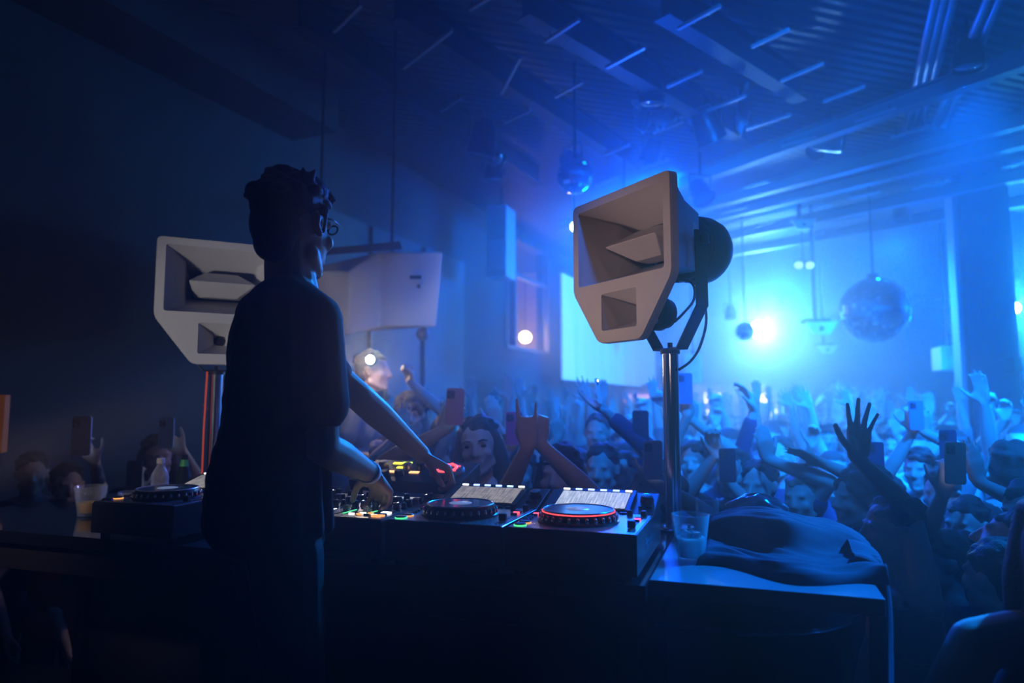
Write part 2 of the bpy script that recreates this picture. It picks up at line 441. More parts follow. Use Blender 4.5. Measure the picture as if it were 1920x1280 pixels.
# roof steel ------------------------------------------------------------
JD = Vector((-math.sin(R(37.4)), math.cos(R(37.4)), 0))   # purlin direction
def beam(name, p0, p1, wdt, h, m=M_steel, parent=None, flange=True):
    p0 = Vector(p0); p1 = Vector(p1); d = p1 - p0; L = d.length; rot = d.to_track_quat('X', 'Z').to_matrix(); c = (p0 + p1) / 2
    q = MB()
    if flange:
        q.box(c + Vector((0, 0, h / 2)), (L, wdt, .012), rot); q.box(c - Vector((0, 0, h / 2)), (L, wdt, .012), rot); q.box(c, (L, .012, h - .012), rot)
    else: q.box(c, (L, wdt, h), rot)
    return q.build(name, m, parent)
M_beam = mat('beam_paint', (0.16, 0.17, 0.19), 0.5, metal=0.2)
bl = [((1272, 396), (1787, 258)), ((1314, 412), (1935, 258)), ((1250, 352), (1500, 262)), ((1340, 448), (1700, 372)), ((1380, 470), (1640, 425))]
for i, (p, q_) in enumerate(bl):
    A = PZ(*p, 4.30); B = PZ(*q_, 4.30); d = (B - A).normalized(); A = A - d * 2.0; B = B + d * 2.0
    o = beam('roof_beam', A, B, .11, .13, M_beam)
    tag(o, ['roof I-beam crossing above the horn monitor, nearer of the long pair', 'roof I-beam behind the long pair, reaching to the column top', 'short roof I-beam ending over the horn monitor', 'slim far roof I-beam in the haze just below the long pair', 'farthest slim roof I-beam, above the twin lamp'][i], 'beam', 'roof beams')
# pipes running along the other direction at the upper right
for i, (p, q_) in enumerate((((1752, 10), (1710, 195)), ((1768, 10), (1724, 195)), ((1785, 10), (1738, 195)), ((1850, 5), (1772, 190)), ((1872, 5), (1790, 190)))):
    A = PZ(*p, 4.45); B = PZ(*q_, 4.45); d = (B - A); A = A - d * .3; B = B + d * .35
    q = MB(); q.cyl(A, B, .03, 10)
    o = q.build('ceiling_pipe', M_steel, None, True)
    tag(o, ['outermost left pipe of the upper right ceiling run of three', 'middle pipe of the upper right ceiling run of three', 'right pipe of the upper right ceiling run of three', 'left of two paired pipes at the right ceiling corner', 'right of two paired pipes at the right ceiling corner'][i], 'pipe', 'pipes under the ceiling')
# dark cross girders at upper left
for i, (p, q_) in enumerate((((560, 20), (1010, 330)), ((740, 5), (1190, 300)), ((980, 0), (1400, 250)), ((1240, 0), (1500, 165)))):
    A = PZ(*p, 4.42); B = PZ(*q_, 4.42)
    o = beam('girder', A, B, .12, .22, M_dark)
    tag(o, ['dark ceiling girder nearest the left wall', 'dark ceiling girder second from the left wall', 'dark ceiling girder third from the left wall', 'dark ceiling girder farthest from the left wall'][i], 'girder', 'dark ceiling girders')
# strips of unistrut/batten catching the light
segs = [((1022, 78), (1086, 36)), ((1271, 54), (1351, 10)), ((1136, 127), (1210, 88)), ((1040, 182), (1093, 153)), ((1409, 88), (1480, 55)),
        ((1250, 163), (1317, 133)), ((1464, 152), (1544, 119)), ((1544, 190), (1622, 162)), ((1603, 229), (1680, 203)), ((1670, 258), (1743, 235)),
        ((1715, 287), (1786, 268)), ((1225, 249), (1280, 228)), ((1132, 290), (1180, 271)), ((1202, 316), (1252, 299)), ((1117, 348), (1158, 332)),
        ((1326, 208), (1400, 178)), ((1398, 242), (1484, 214)), ((1465, 275), (1530, 257)), ((1588, 321), (1655, 306)), ((1675, 335), (1740, 320)),
        ((1710, 355), (1780, 340)), ((626, 60), (678, 8)), ((756, 128), (848, 56)), ((826, 208), (865, 183)), ((940, 175), (975, 108)),
        ((880, 18), (916, -4)), ((945, 230), (995, 207)), ((1878, 315), (1930, 300)), ((1290, 372), (1330, 360)), ((1395, 352), (1440, 340)), ((1290, 408), (1335, 396)), ((1352, 400), (1400, 388)), ((1465, 380), (1510, 370)), ((1410, 425), (1450, 416)), ((1500, 445), (1545, 437)), ((1580, 412), (1625, 403)), ((1640, 395), (1690, 385)), ((1700, 385), (1760, 375)), ((1590, 372), (1650, 360)), ((1500, 395), (1560, 384))]
ORD = ['first', 'second', 'third', 'fourth', 'fifth', 'sixth', 'seventh', 'eighth', 'ninth', 'tenth', 'eleventh', 'twelfth', 'thirteenth', 'fourteenth', 'fifteenth', 'sixteenth', 'seventeenth', 'eighteenth', 'nineteenth', 'twentieth',
       'twenty-first', 'twenty-second', 'twenty-third', 'twenty-fourth', 'twenty-fifth', 'twenty-sixth', 'twenty-seventh', 'twenty-eighth', 'twenty-ninth', 'thirtieth', 'thirty-first', 'thirty-second', 'thirty-third', 'thirty-fourth', 'thirty-fifth', 'thirty-sixth', 'thirty-seventh', 'thirty-eighth', 'thirty-ninth', 'fortieth']
segs.sort(key=lambda a: a[0][0] + a[1][0])
for i, (p, q_) in enumerate(segs):
    A = PZ(*p, 4.26); B = PZ(*q_, 4.26)
    T = empty('ceiling_batten', (A + B) / 2, 0, 'short pale metal batten under the roof deck, %s from the left' % ORD[i], 'batten', 'metal battens under the roof')
    d = B - A; rot = d.to_track_quat('X', 'Z').to_matrix()
    q = MB(); q.bbox((0, 0, 0), (d.length, .024, .022), .005, rot); q.build('channel', M_steel, T)
    for s in (-.35, .35):
        q = MB(); c = d * s; q.cyl((c.x, c.y, .014), (c.x, c.y, .05), .005, 6); q.build('hanger_rod', M_dark, T)
# ---------------------------------------------------------------- stage and booth geometry
STAGE = 0.68
TABZ = 1.92 - 0.418
BA = Vector((0.2936, 1.634, 0))                     # near right corner of the right media player
RHO = R(-19.0)
BU = Vector((math.cos(RHO), math.sin(RHO), 0)); BV = Vector((-math.sin(RHO), math.cos(RHO), 0))
def B(s, t, z=TABZ): return BA + BU * s + BV * t + Vector((0, 0, z))
BM = Matrix.Translation(BA) @ Matrix.Rotation(RHO, 4, 'Z')

# ---------------------------------------------------------------- horn monitor on a pole (both built alike)
def horn_monitor(loc, rz, mh, label, zb, back=0.2, cablev=0):
    """local origin at the pole foot; plate bottom at height zb; plate faces -Y at y = -back"""
    T = empty('horn_monitor', loc, rz, label, 'speaker', 'horn monitors on poles')
    Y0 = -back
    def X(v): return [Vector((a, Y0 + b, zb + c)) for a, b, c in v]
    outer = rounded([(-.245, .50), (-.245, .185), (-.105, 0), (.105, 0), (.245, .185), (.245, .50)], .022, 4)
    mouth = rounded([(-.215, .205), (-.215, .472), (.215, .472), (.215, .205)], .010, 2)
    small = rounded([(-.088, .040), (-.088, .165), (.088, .165), (.088, .040)], .007, 2)
    v, f = prism_loops(outer, [mouth, small])
    q = MB()
    q.add(X([(a.x, 0, a.y) for a in v]), f)
    def band(l0, y0, l1, y1):
        n = len(l0)
        q.add(X([(x, y0, z) for x, z in l0] + [(x, y1, z) for x, z in l1]), [(i, (i + 1) % n, n + (i + 1) % n, n + i) for i in range(n)])
    big = [(x * 1.012, (z - .25) * 1.008 + .25) for x, z in outer]
    band(outer, 0, big, .008); band(big, .008, big, .03)
    inn = [(x * .95, (z - .25) * .95 + .25) for x, z in outer]
    band(big, .03, inn, .034)
    # mouth funnel
    def sc_(lp, cx, cz, fx, fz): return [(cx + (x - cx) * fx, cz + (z - cz) * fz) for x, z in lp]
    m0 = sc_(mouth, 0, .3385, .985, .975); m1 = sc_(mouth, 0, .3385, .66, .70); m2 = sc_(mouth, 0, .3385, .60, .38)
    band(mouth, 0, m0, .010); band(m0, .010, m1, .13); band(m1, .13, m2, .235)
    s0 = sc_(small, 0, .1025, .97, .96); s1 = sc_(small, 0, .1025, .16, .2)
    band(small, 0, s0, .006); band(s0, .006, s1, .13)
    h = q.build('horn_plate', mh, T, 'auto')
    # outer shell of the flare
    q = MB()
    o0 = rounded([(-.228, .49), (-.228, .19), (.228, .19), (.228, .49)], .01, 1)
    n = len(o0)
    def shell(l0, y0, l1, y1):
        q.add(X([(x, y0, z) for x, z in l0] + [(x, y1, z) for x, z in l1]), [(i, n + i, n + (i + 1) % n, (i + 1) % n) for i in range(n)])
    o1 = sc_(o0, 0, .34, .70, .76); o2 = sc_(o0, 0, .34, .48, .66)
    shell(o0, .032, o1, .15); shell(o1, .15, o2, .262)
    q.add(X([(x, .262, z) for x, z in o2]), [tuple(range(n))])
    s3 = rounded([(-.092, .036), (-.092, .17), (.092, .17), (.092, .036)], .01, 1)
    s4 = sc_(s3, 0, .1025, .42, .6); shell(s3, .032, s4, .138); q.add(X([(x, .138, z) for x, z in s4]), [tuple(range(n))])
    q.build('horn_shell', mat('horn_shell_paint', (.42, .43, .45), .4), T, 'auto')
    # phase plug: hexagonal wedge with a horizontal ridge
    cz = .3385
    q = MB()
    pv = [(-.128, .048, cz), (.128, .048, cz),
          (-.062, .135, cz + .052), (.062, .135, cz + .052), (-.062, .135, cz - .052), (.062, .135, cz - .052),
          (-.100, .232, cz + .046), (.100, .232, cz + .046), (-.100, .232, cz - .046), (.100, .232, cz - .046)]
    q.add(X(pv), [(0, 1, 3, 2), (1, 0, 4, 5), (0, 2, 6), (4, 0, 8), (0, 6, 8), (1, 7, 3), (1, 5, 9), (1, 9, 7), (2, 3, 7, 6), (5, 4, 8, 9), (6, 7, 9, 8)])
    q.build('phase_plug', mh, T, bevel=.003)
    q = MB()
    q.lathe([(.012, 0), (.022, .004), (.022, .02)], Vector((0, Y0 + .108, zb + .1025)), (0, 1, 0), 16)
    q.build('tweeter_grille', M_black, T, True)
    # main driver: flange, magnet drum and domed cover
    c = Vector((0, Y0 + .262, zb + .34))
    q = MB(); q.lathe([(.118, 0), (.122, .006), (.122, .03), (.116, .036), (.108, .038), (.108, .06), (.118, .066), (.120, .12), (.112, .155), (.092, .185), (.06, .205), (.02, .213)], c, (0, 1, 0), 36)
    q.build('driver_cover', M_blackmet, T, 'auto')
    for k in range(8):
        q = MB(); t_ = k * math.pi / 4; q.cyl(c + Vector((.112 * math.cos(t_), -.004, .112 * math.sin(t_))), c + Vector((.112 * math.cos(t_), .04, .112 * math.sin(t_))), .006, 8)
        q.build('bolt', M_chrome, T)
    # tweeter driver under the main horn
    c2 = Vector((0, Y0 + .138, zb + .1025))
    q = MB(); q.lathe([(.030, 0), (.056, .008), (.060, .012), (.060, .045), (.052, .052), (.050, .075), (.030, .086)], c2, (0, 1, 0), 28)
    q.build('tweeter_driver', M_blackmet, T, 'auto')
    # U bracket with its pivot knobs
    yb = Y0 + .225
    pts = [(-.150, .36), (-.150, .115), (-.055, -.018), (.055, -.018), (.150, .115), (.150, .36)]
    q = MB()
    th = .007
    for i in range(5):
        a = Vector((pts[i][0], yb, zb + pts[i][1])); b_ = Vector((pts[i + 1][0], yb, zb + pts[i + 1][1]))
        d = b_ - a; rot = d.to_track_quat('X', 'Y').to_matrix()
        q.box((a + b_) / 2, (d.length + .006, .052, th) if abs(rot.col[1].y) > .7 else (d.length + .006, th, .052), rot)
    q.build('yoke_bracket', M_blackmet, T, bevel=.0015)
    for s in (-1, 1):
        q = MB(); a = Vector((s * .118, yb, zb + .335)); q.cyl(a, a + Vector((s * .048, 0, 0)), .010, 12); q.lathe([(.018, 0), (.020, .004), (.020, .016), (.014, .02)], a + Vector((s * .036, 0, 0)), (s, 0, 0), 12)
        q.build('pivot_knob', M_black, T, 'auto')
    # pole
    q = MB(); q.lathe([(.0275, 0.012), (.0275, zb - .022)], (0, yb, 0), (0, 0, 1), 32); q.build('pole', M_chrome, T, 'auto')
    q = MB(); q.lathe([(.033, 0), (.033, .012)], (0, yb, zb - .034), (0, 0, 1), 24); q.cyl((0, yb, zb - .02), (0, yb, zb + .004), .009, 10); q.build('pole_cap', M_blackmet, T, 'auto')
    q = MB(); q.lathe([(.066, 0), (.068, .004), (.066, .010), (.034, .014)], (0, yb, 0), (0, 0, 1), 32)
    for k in range(4):
        t_ = k * math.pi / 2 + .5; q.cyl((.052 * math.cos(t_), yb + .052 * math.sin(t_), .008), (.052 * math.cos(t_), yb + .052 * math.sin(t_), .019), .006, 6)
    q.build('pole_flange', M_chrome, T, 'auto')
    # cable loops from the drivers to the pole
    q = MB()
    import itertools
    def spl(P_, n=10):
        P_ = [Vector(p) for p in P_]; out = []
        for i in range(len(P_) - 1):
            p0 = P_[max(i - 1, 0)]; p1 = P_[i]; p2 = P_[i + 1]; p3 = P_[min(i + 2, len(P_) - 1)]
            for k in range(n):
                u = k / n; out.append(.5 * ((2 * p1) + (p2 - p0) * u + (2 * p0 - 5 * p1 + 4 * p2 - p3) * u * u + (3 * p1 - p0 - 3 * p2 + p3) * u ** 3))
        return out + [P_[-1]]
    q.tube(spl([(.03, Y0 + .20, zb + .22), (.09, Y0 + .24, zb + .20), (.11, Y0 + .23, zb + .14), (.085, Y0 + .20, zb + .09), (.05, Y0 + .20, zb + .07)]), .0045, 8)
    q.tube(spl([(.05, Y0 + .26, zb + .22), (.10, Y0 + .27, zb + .18), (.115, Y0 + .28, zb + .08), (.10, Y0 + .265, zb - .01), (.06, Y0 + .26, zb - .06), (.032, Y0 + .23, zb - .09)]), .0045, 8)
    q.tube(spl([(.0, Y0 + .17, zb + .215), (.06, Y0 + .215, zb + .215)]), .014, 8)
    q.build('cable', M_rubber, T, True)
    return T
px_, py_ = .518, 2.31
HR = horn_monitor((px_, py_, TABZ), R(-59.1), M_horn, 'brown-grey horn monitor with two openings beside the right media player', 2.12 - TABZ)
HL = horn_monitor((-1.264, 2.925, TABZ), R(27.0), M_hornL, 'pale grey horn monitor partly hidden behind the man in black', 2.075 - TABZ)
# red cable running up the left pole
q = MB(); q.tube([(-1.264 - .035, 2.90, TABZ + .02), (-1.264 - .036, 2.90, TABZ + .3), (-1.264 - .033, 2.905, TABZ + .55)], .0035, 8)
tag(q.build('red_cable', mat('red_cable', (.8, .08, .03), .4, emit=(1, .12, .03), strength=.25), None, True), 'thin red glowing cable running up the left speaker pole', 'cable')

# ---------------------------------------------------------------- booth table
T = empty('dj_table', B(0, 0, STAGE), RHO, 'long black gloss table carrying the players, glasses and jacket', 'table')
zt_ = TABZ - STAGE
q = MB(); q.bbox((-1.29, .39, zt_ - .02), (2.62, .82, .04), .004); q.build('tabletop', M_table, T)
q = MB(); q.bbox((.27, .385, zt_ - .0195), (.50, .69, .039), .003); q.build('side_wing', mat('wing_gloss', (.22, .25, .32), .28, coat=.6), T)
q = MB(); q.box((-1.29, .03, zt_ - .085), (2.60, .02, .09)); q.build('front_apron', M_dark, T)
q = MB(); q.box((-1.035, .72, (zt_ - .04) / 2), (3.09, .04, zt_ - .04)); q.build('back_panel', M_dark, T)
q = MB(); q.box((.49, .60, .34), (.03, .19, .68)); q.build('end_panel', M_dark, T)
for s_ in (-2.55, -1.3, -.04):
    for t_ in (.06, .66):
        q = MB(); q.box((s_, t_ + .03, (zt_ - .04) / 2), (.05, .05, zt_ - .04)); q.build('leg', M_dark, T)
# rounded lower shelf of smoky acrylic under the wing
pts = [PZ(1630, 1137, 1.40), PZ(1612, 1152, 1.40), PZ(1585, 1166, 1.40), PZ(1550, 1176, 1.40), PZ(1500, 1181, 1.40), PZ(1450, 1182, 1.40), PZ(1380, 1182, 1.40)]
bi = BM.inverted()
lp = [(bi @ p).xy for p in pts]
lp = [(p.x, p.y) for p in lp]
lp = [(.50, .60), (.50, lp[0][1] + .1)] + lp + [(.03, lp[-1][1]), (.03, .60)]
lp = [(min(x, .50), y) for x, y in lp]
q = MB(); q.prism(lp, 0, .008)
o = q.build('acrylic_shelf', mat('smoky_acrylic', (.20, .26, .36), .16, metal=.4, coat=.4), None, 'auto', loc=B(0, 0, 1.392), rotz=RHO)
tag(o, 'dark glossy round-cornered acrylic shelf below the right table end', 'shelf')
q = MB()
q.tube([(x, y, .0) for x, y in lp[1:-2]], .0035, 6)
q.build('polished_edge', mat('polished_edge', (.5, .7, 1), .15, metal=.7), o, True)
# stage deck
q = MB(); q.box((-1.2, -1.63, STAGE / 2), (4.6, 4.9, STAGE))
tag(q.build('stage_floor', mat('stage_paint', (.015, .015, .018), .6), None, loc=BM.translation, rotz=RHO), kind='structure')

# ---------------------------------------------------------------- grey hooded cabinet hanging by the left wall
def hang_cab():
    Y = 4.6
    T = empty('hanging_cabinet', P(770, 545, Y), 0, 'large grey angular speaker cabinet hanging behind the performer', 'speaker')
    o0 = T.location
    def L(px, py, y): return P(px, py, y) - o0
    q = MB()
    ring = [(L(830, 472, 4.55), L(818, 612, 4.55)), (L(711, 474, 4.75), L(713, 612, 4.75)), (L(655, 508, 4.62), L(655, 628, 4.62)), (L(560, 508, 4.75), L(560, 640, 4.75)),
            (L(560, 500, 5.5), L(560, 630, 5.5)), (L(815, 480, 5.6), L(810, 610, 5.6))]
    vs_ = [p for ab in ring for p in ab]; n = len(ring)
    fs = [(2 * i, 2 * i + 1, 2 * ((i + 1) % n) + 1, 2 * ((i + 1) % n)) for i in range(n)]
    fs += [tuple(2 * i for i in range(n)), tuple(2 * i + 1 for i in range(n))[::-1]]
    q.add(vs_, fs); q.build('cabinet_shell', M_cab, T, bevel=.012)
    q = MB(); a = L(640, 505, 4.6)
    q.add([L(560, 470, 4.58), L(750, 452, 4.60), L(754, 466, 4.60), L(560, 482, 4.58), L(560, 470, 4.9), L(750, 454, 4.9), L(754, 468, 4.9), L(560, 482, 4.9)],
          [(0, 1, 2, 3), (7, 6, 5, 4), (0, 4, 5, 1), (1, 5, 6, 2), (2, 6, 7, 3), (3, 7, 4, 0)])
    q.build('rigging_bar', M_dark, T)
    q = MB()
    for x in (600, 735):
        a = L(x, 470, 4.75); q.cyl(a, (a.x, a.y, CEIL - o0.z), .012, 8); q.cyl(a, L(x, 500, 4.9), .012, 8)
    q.build('hanger', M_dark, T)
    for (x0, y0, x1, y1) in ((768, 516, 790, 523), (782, 533, 788, 540)):
        q = MB(); q.add([L(x0, y0, 4.60), L(x1, y0, 4.57), L(x1, y1, 4.57), L(x0, y1, 4.60)], [(0, 1, 2, 3)]); q.build('badge', M_black, T)
    q = MB(); q.ell(L(793, 626, 4.9), (.05, .05, .05)); q.build('castor', M_steel, T, True)
hang_cab()

# pale column speaker on the wall further back
def column_speaker(p0, p1, Y, name='column_speaker', label='', d=.35, m=None, face=True, yaw=0.0):
    a = P(*p0, Y); b = P(*p1, Y); c = (a + b) / 2; wd = abs(b.x - a.x); h = abs(b.z - a.z)
    T = empty(name, (c.x, c.y, c.z - h / 2), yaw, label, 'speaker')
    q = MB(); q.bbox((0, d / 2, h / 2), (wd, d, h), .012); q.build('cabinet', m or M_cab, T)
    if face:
        q = MB(); q.bbox((0, -.004, h * .3), (wd * .8, .012, h * .42), .004); q.build('speaker_grille', mat('pale_grille', (.7, .75, .8), .5), T)
    q = MB(); q.cyl((0, d / 2, h - .001), (0, d / 2, min(CEIL - (c.z - h / 2), h + 1.6)), .015, 8); q.build('hanger', M_dark, T)
    return T
column_speaker((911, 384), (950, 518), 8.2, label='tall pale blue-lit column speaker high on the left wall', yaw=R(-20))
# ---------------------------------------------------------------- media players
M_case = mat('player_case', (.035, .037, .042), .30, noise=.1, nscale=40, coat=.2)
M_btn = mat('button_rubber', (.02, .02, .022), .5)
M_jogtop = mat('jog_top', (.30, .32, .36), .16, metal=.8)
M_jogrim = mat('jog_rim', (.55, .56, .58), .22, metal=1.0)
M_led_g = mat('led_green', (0, .3, .1), .5, emit=(.1, 1, .35), strength=1.0)
M_led_o = mat('led_amber', (.3, .15, 0), .5, emit=(1, .42, .12), strength=1.0)
M_led_r = mat('led_red', (.3, 0, 0), .5, emit=(1, .05, .06), strength=3.0)
M_led_b = mat('led_blue', (0, .1, .4), .5, emit=(.25, .4, 1), strength=3.0)
M_led_w = mat('led_white', (.5, .5, .5), .5, emit=(.9, .9, 1), strength=2.5)
def screen_mat(name, base, ink, scale):
    m = mat(name, (.05, .05, .05), .2); t = m.node_tree; b = t.nodes['Principled BSDF']
    tc = t.nodes.new('ShaderNodeTexCoord')
    mp = t.nodes.new('ShaderNodeMapping'); mp.inputs['Scale'].default_value = (scale * 14, scale, scale)
    mp2 = t.nodes.new('ShaderNodeMapping'); mp2.inputs['Scale'].default_value = (30, 110, 1)
    n = t.nodes.new('ShaderNodeTexNoise'); n.inputs['Scale'].default_value = 1.0; n.inputs['Detail'].default_value = 2
    wv = t.nodes.new('ShaderNodeTexBrick'); wv.inputs['Scale'].default_value = 1.0; wv.inputs['Mortar Size'].default_value = .03
    wv.inputs['Color1'].default_value = (*base, 1); wv.inputs['Color2'].default_value = (*[c * .55 for c in base], 1); wv.inputs['Mortar'].default_value = (*ink, 1)
    t.links.new(tc.outputs['Object'], mp.inputs[0]); t.links.new(tc.outputs['Object'], mp2.inputs[0])
    t.links.new(mp2.outputs[0], wv.inputs[0]); t.links.new(mp.outputs[0], n.inputs[0])
    mx = t.nodes.new('ShaderNodeMix'); mx.data_type = 'RGBA'
    cr = t.nodes.new('ShaderNodeValToRGB'); cr.color_ramp.elements[0].position = .52; cr.color_ramp.elements[1].position = .62
    t.links.new(n.outputs['Fac'], cr.inputs[0]); t.links.new(cr.outputs[0], mx.inputs[0])
    t.links.new(wv.outputs[0], mx.inputs[6]); mx.inputs[7].default_value = (*ink, 1)
    t.links.new(mx.outputs[2], b.inputs['Emission Color']); b.inputs['Emission Strength'].default_value = .9
    return m
M_scrA = screen_mat('player_screen_browse', (.40, .37, .36), (.12, .12, .14), 12)
M_scrB = screen_mat('player_screen_wave', (.30, .42, .62), (.62, .68, .85), 12)

def text_mesh(txt, size, parent, name, m, loc, rot, ext=.0004):
    cu = bpy.data.curves.new(name, 'FONT'); cu.body = txt; cu.size = size; cu.extrude = ext; cu.align_x = 'CENTER'; cu.align_y = 'CENTER'
    o = bpy.data.objects.new(name, cu); COL.objects.link(o)
    dg = bpy.context.evaluated_depsgraph_get(); me = bpy.data.meshes.new_from_object(o.evaluated_get(dg)); bpy.data.objects.remove(o)
    me.materials.clear(); me.materials.append(m)
    o = bpy.data.objects.new(name, me); COL.objects.link(o); o.parent = parent; o.location = loc; o.rotation_euler = rot
    return o
W, D, H = .329, .453, .108
def player(s0, label, screen, ringm, pale=False):
    M_led_g = globals()['M_led_g'] if not pale else M_btn
    T = empty('media_player', B(s0, .0), RHO, label, 'media player', 'media players on the table')
    q = MB()
    # side profile: flat deck, raised sloping display block at the back
    prof = [(0, .012), (0, H - .008), (.006, H), (.300, H), (.448, H + .042), (D, H + .034), (D, .012)]
    vs_ = [Vector((x, y, z)) for x in (0.001, W - .001) for y, z in prof]; n = len(prof)
    q.add(vs_, [tuple(range(n)), tuple(range(n, 2 * n))[::-1]] + [(i, n + i, n + (i + 1) % n, (i + 1) % n) for i in range(n)])
    c_ = q.build('casing', M_case, T, bevel=.002)
    for x in (.03, W - .03):
        for y in (.03, D - .03):
            q = MB(); q.cyl((x, y, 0), (x, y, .0125), .014, 12); q.build('foot', M_rubber, T)
    # deck plate
    q = MB(); q.bbox((W / 2, .150, H + .0008), (W - .012, .292, .002), .0006); q.build('faceplate', mat('faceplate', (.34, .36, .40), .26, metal=.5), T)
    # jog wheel
    jc = Vector((W / 2 - .012, .148, H + .002))
    q = MB(); q.lathe([(.106, 0), (.107, .003), (.103, .006), (.098, .008), (.0955, .022), (.094, .028)], jc, (0, 0, 1), 64)
    jw = q.build('jog_wheel', M_black, T, 'auto')
    q = MB()
    for k in range(28):
        a = 2 * math.pi * k / 28; q.ell(jc + Vector((.1005 * math.cos(a), .1005 * math.sin(a), .012)), (.005, .005, .009), nu=8, nv=5)
    q.build('grip_dimples', M_jogrim, jw, True)
    q = MB(); q.lathe([(.0945, 0), (.0945, .003), (.090, .0034), (.0885, .0005)], jc + Vector((0, 0, .028)), (0, 0, 1), 64, cap=False); q.build('jog_rim', M_jogrim if not pale else mat('bright_rim', (.9, .9, .9), .3, metal=.6), jw, True)
    q = MB(); q.lathe([(.0886, 0), (.0886, .0012)], jc + Vector((0, 0, .0285)), (0, 0, 1), 64); q.build('jog_top', M_jogtop, jw, 'auto')
    q = MB(); q.lathe([(.032, 0), (.030, .001)], jc + Vector((0, 0, .0297)), (0, 0, 1), 40); q.build('jog_display', mat('jog_display', (.3, .35, .45), .2, emit=(.35, .5, .8), strength=.25), jw, 'auto')
    if ringm is not None:
        q = MB(); q.lathe([(.0962, 0), (.0962, .0025)], jc + Vector((0, 0, .025)), (0, 0, 1), 64, cap=False); q.build('jog_ring_light', ringm, jw, True)
    # display on the sloping block
    an = math.atan2(.042, .148); rot = Matrix.Rotation(an, 3, 'X')
    def on(x, y, dz=0.0): 
        f_ = (y - .300) / .148; return Vector((x, y, H + .042 * f_)) + rot @ Vector((0, 0, dz))
    q = MB(); q.bbox(on(W / 2 - .020, .374, .004), (.236, .142, .010), .002, rot); bz = q.build('display_bezel', M_black, T)
    q = MB(); q.box((0, 0, 0), (.204, .106, .0016)); sc0 = q.build('touch_screen', screen, T); sc0.location = on(W / 2 - .020, .366, .010); sc0.rotation_euler = (an, 0, 0)
    for k in range(6):
        q = MB(); q.bbox(on(W / 2 - .020 - .095 + k * .038, .432, .0105), (.020, .006, .004), .001, rot)
        q.build('menu_button', M_led_b if k not in (0, 5) else M_led_w, T)
    # rotary selector and browse buttons on the right of the display
    q = MB(); q.lathe([(.019, 0), (.020, .003), (.017, .016), (.015, .018)], on(W - .030, .385, .001), rot @ Vector((0, 0, 1)), 28); rs = q.build('rotary_selector', M_black, T, 'auto')
    q = MB(); q.lathe([(.0145, 0), (.0145, .002), (.010, .0025)], on(W - .030, .385, .0185), rot @ Vector((0, 0, 1)), 28); q.build('selector_cap', M_chrome, rs, 'auto')
    for k, (x, y) in enumerate(((W - .042, .345), (W - .018, .345), (W - .030, .425))):
        q = MB(); q.bbox(on(x, y, .003), (.014, .009, .006), .001, rot); q.build('browse_button', M_btn, T)
    # play and cue buttons with lit rings
    for (x, y, lm, nm) in ((.030, .030, M_led_g, 'play_button'), (.030, .068, M_led_o, 'cue_button')):
        q = MB(); q.lathe([(.0150, 0), (.0155, .0045), (.013, .0065)], (x, y, H + .0018), (0, 0, 1), 24); pb = q.build(nm, M_btn, T, 'auto')
        q = MB(); q.lathe([(.0165, 0), (.0165, .0030), (.0152, .0032), (.0152, .0004)], (x, y, H + .0018), (0, 0, 1), 28, cap=False); q.build('lit_ring', lm, pb, True)
    # loop, cue and hot cue buttons
    for k in range(8):
        q = MB(); q.bbox((.052 + k * .028, .287, H + .004), (.022, .012, .006), .001); q.build('hot_cue_button', M_btn if k % 3 else M_led_o if not k else M_btn, T)
    for k, (x, y) in enumerate(((.020, .110), (.020, .130), (.020, .150), (.020, .185), (.020, .205), (.020, .240), (.044, .250), (.020, .262))):
        q = MB(); q.bbox((x, y, H + .0038), (.017, .009, .006), .001); q.build('deck_button', M_led_r if k == 4 else M_btn, T)
    # pitch slider
    q = MB(); q.bbox((W - .026, .090, H + .0022), (.006, .130, .0025), .0006); q.build('slider_slot', M_black, T)
    q = MB(); q.bbox((W - .026, .078, H + .012), (.020, .014, .018), .002); q.build('slider_cap', M_btn, T)
    for k in range(3):
        q = MB(); q.bbox((W - .030, .180 + k * .022, H + .0038), (.017, .009, .006), .001); q.build('tempo_button', M_led_r if k == 1 else M_btn, T)
    for (x, y) in ((W - .022, .262), (W - .060, .262), (.030, .305)):
        q = MB(); q.lathe([(.0085, 0), (.0085, .012), (.006, .016)], (x, y, H + .0018), (0, 0, 1), 16); q.build('knob', M_btn, T, 'auto')
    # maker's name along the side
    text_mesh('Pioneer', .040, T, 'side_lettering', mat('lettering_grey', (.25, .3, .42), .4), (W - .0004, .20, .060), (R(90), 0, R(90)))
    return T
player(-W, 'right media player with blue waveform screen and red ring on its platter', M_scrB, M_led_r)
player(-2 * W - .008, 'media player with grey list screen beside the mixer', M_scrA, None)
player(-1.549 - W / 2, 'media player at the left with bright platter rim beside the water bottle', M_scrA, None, True)

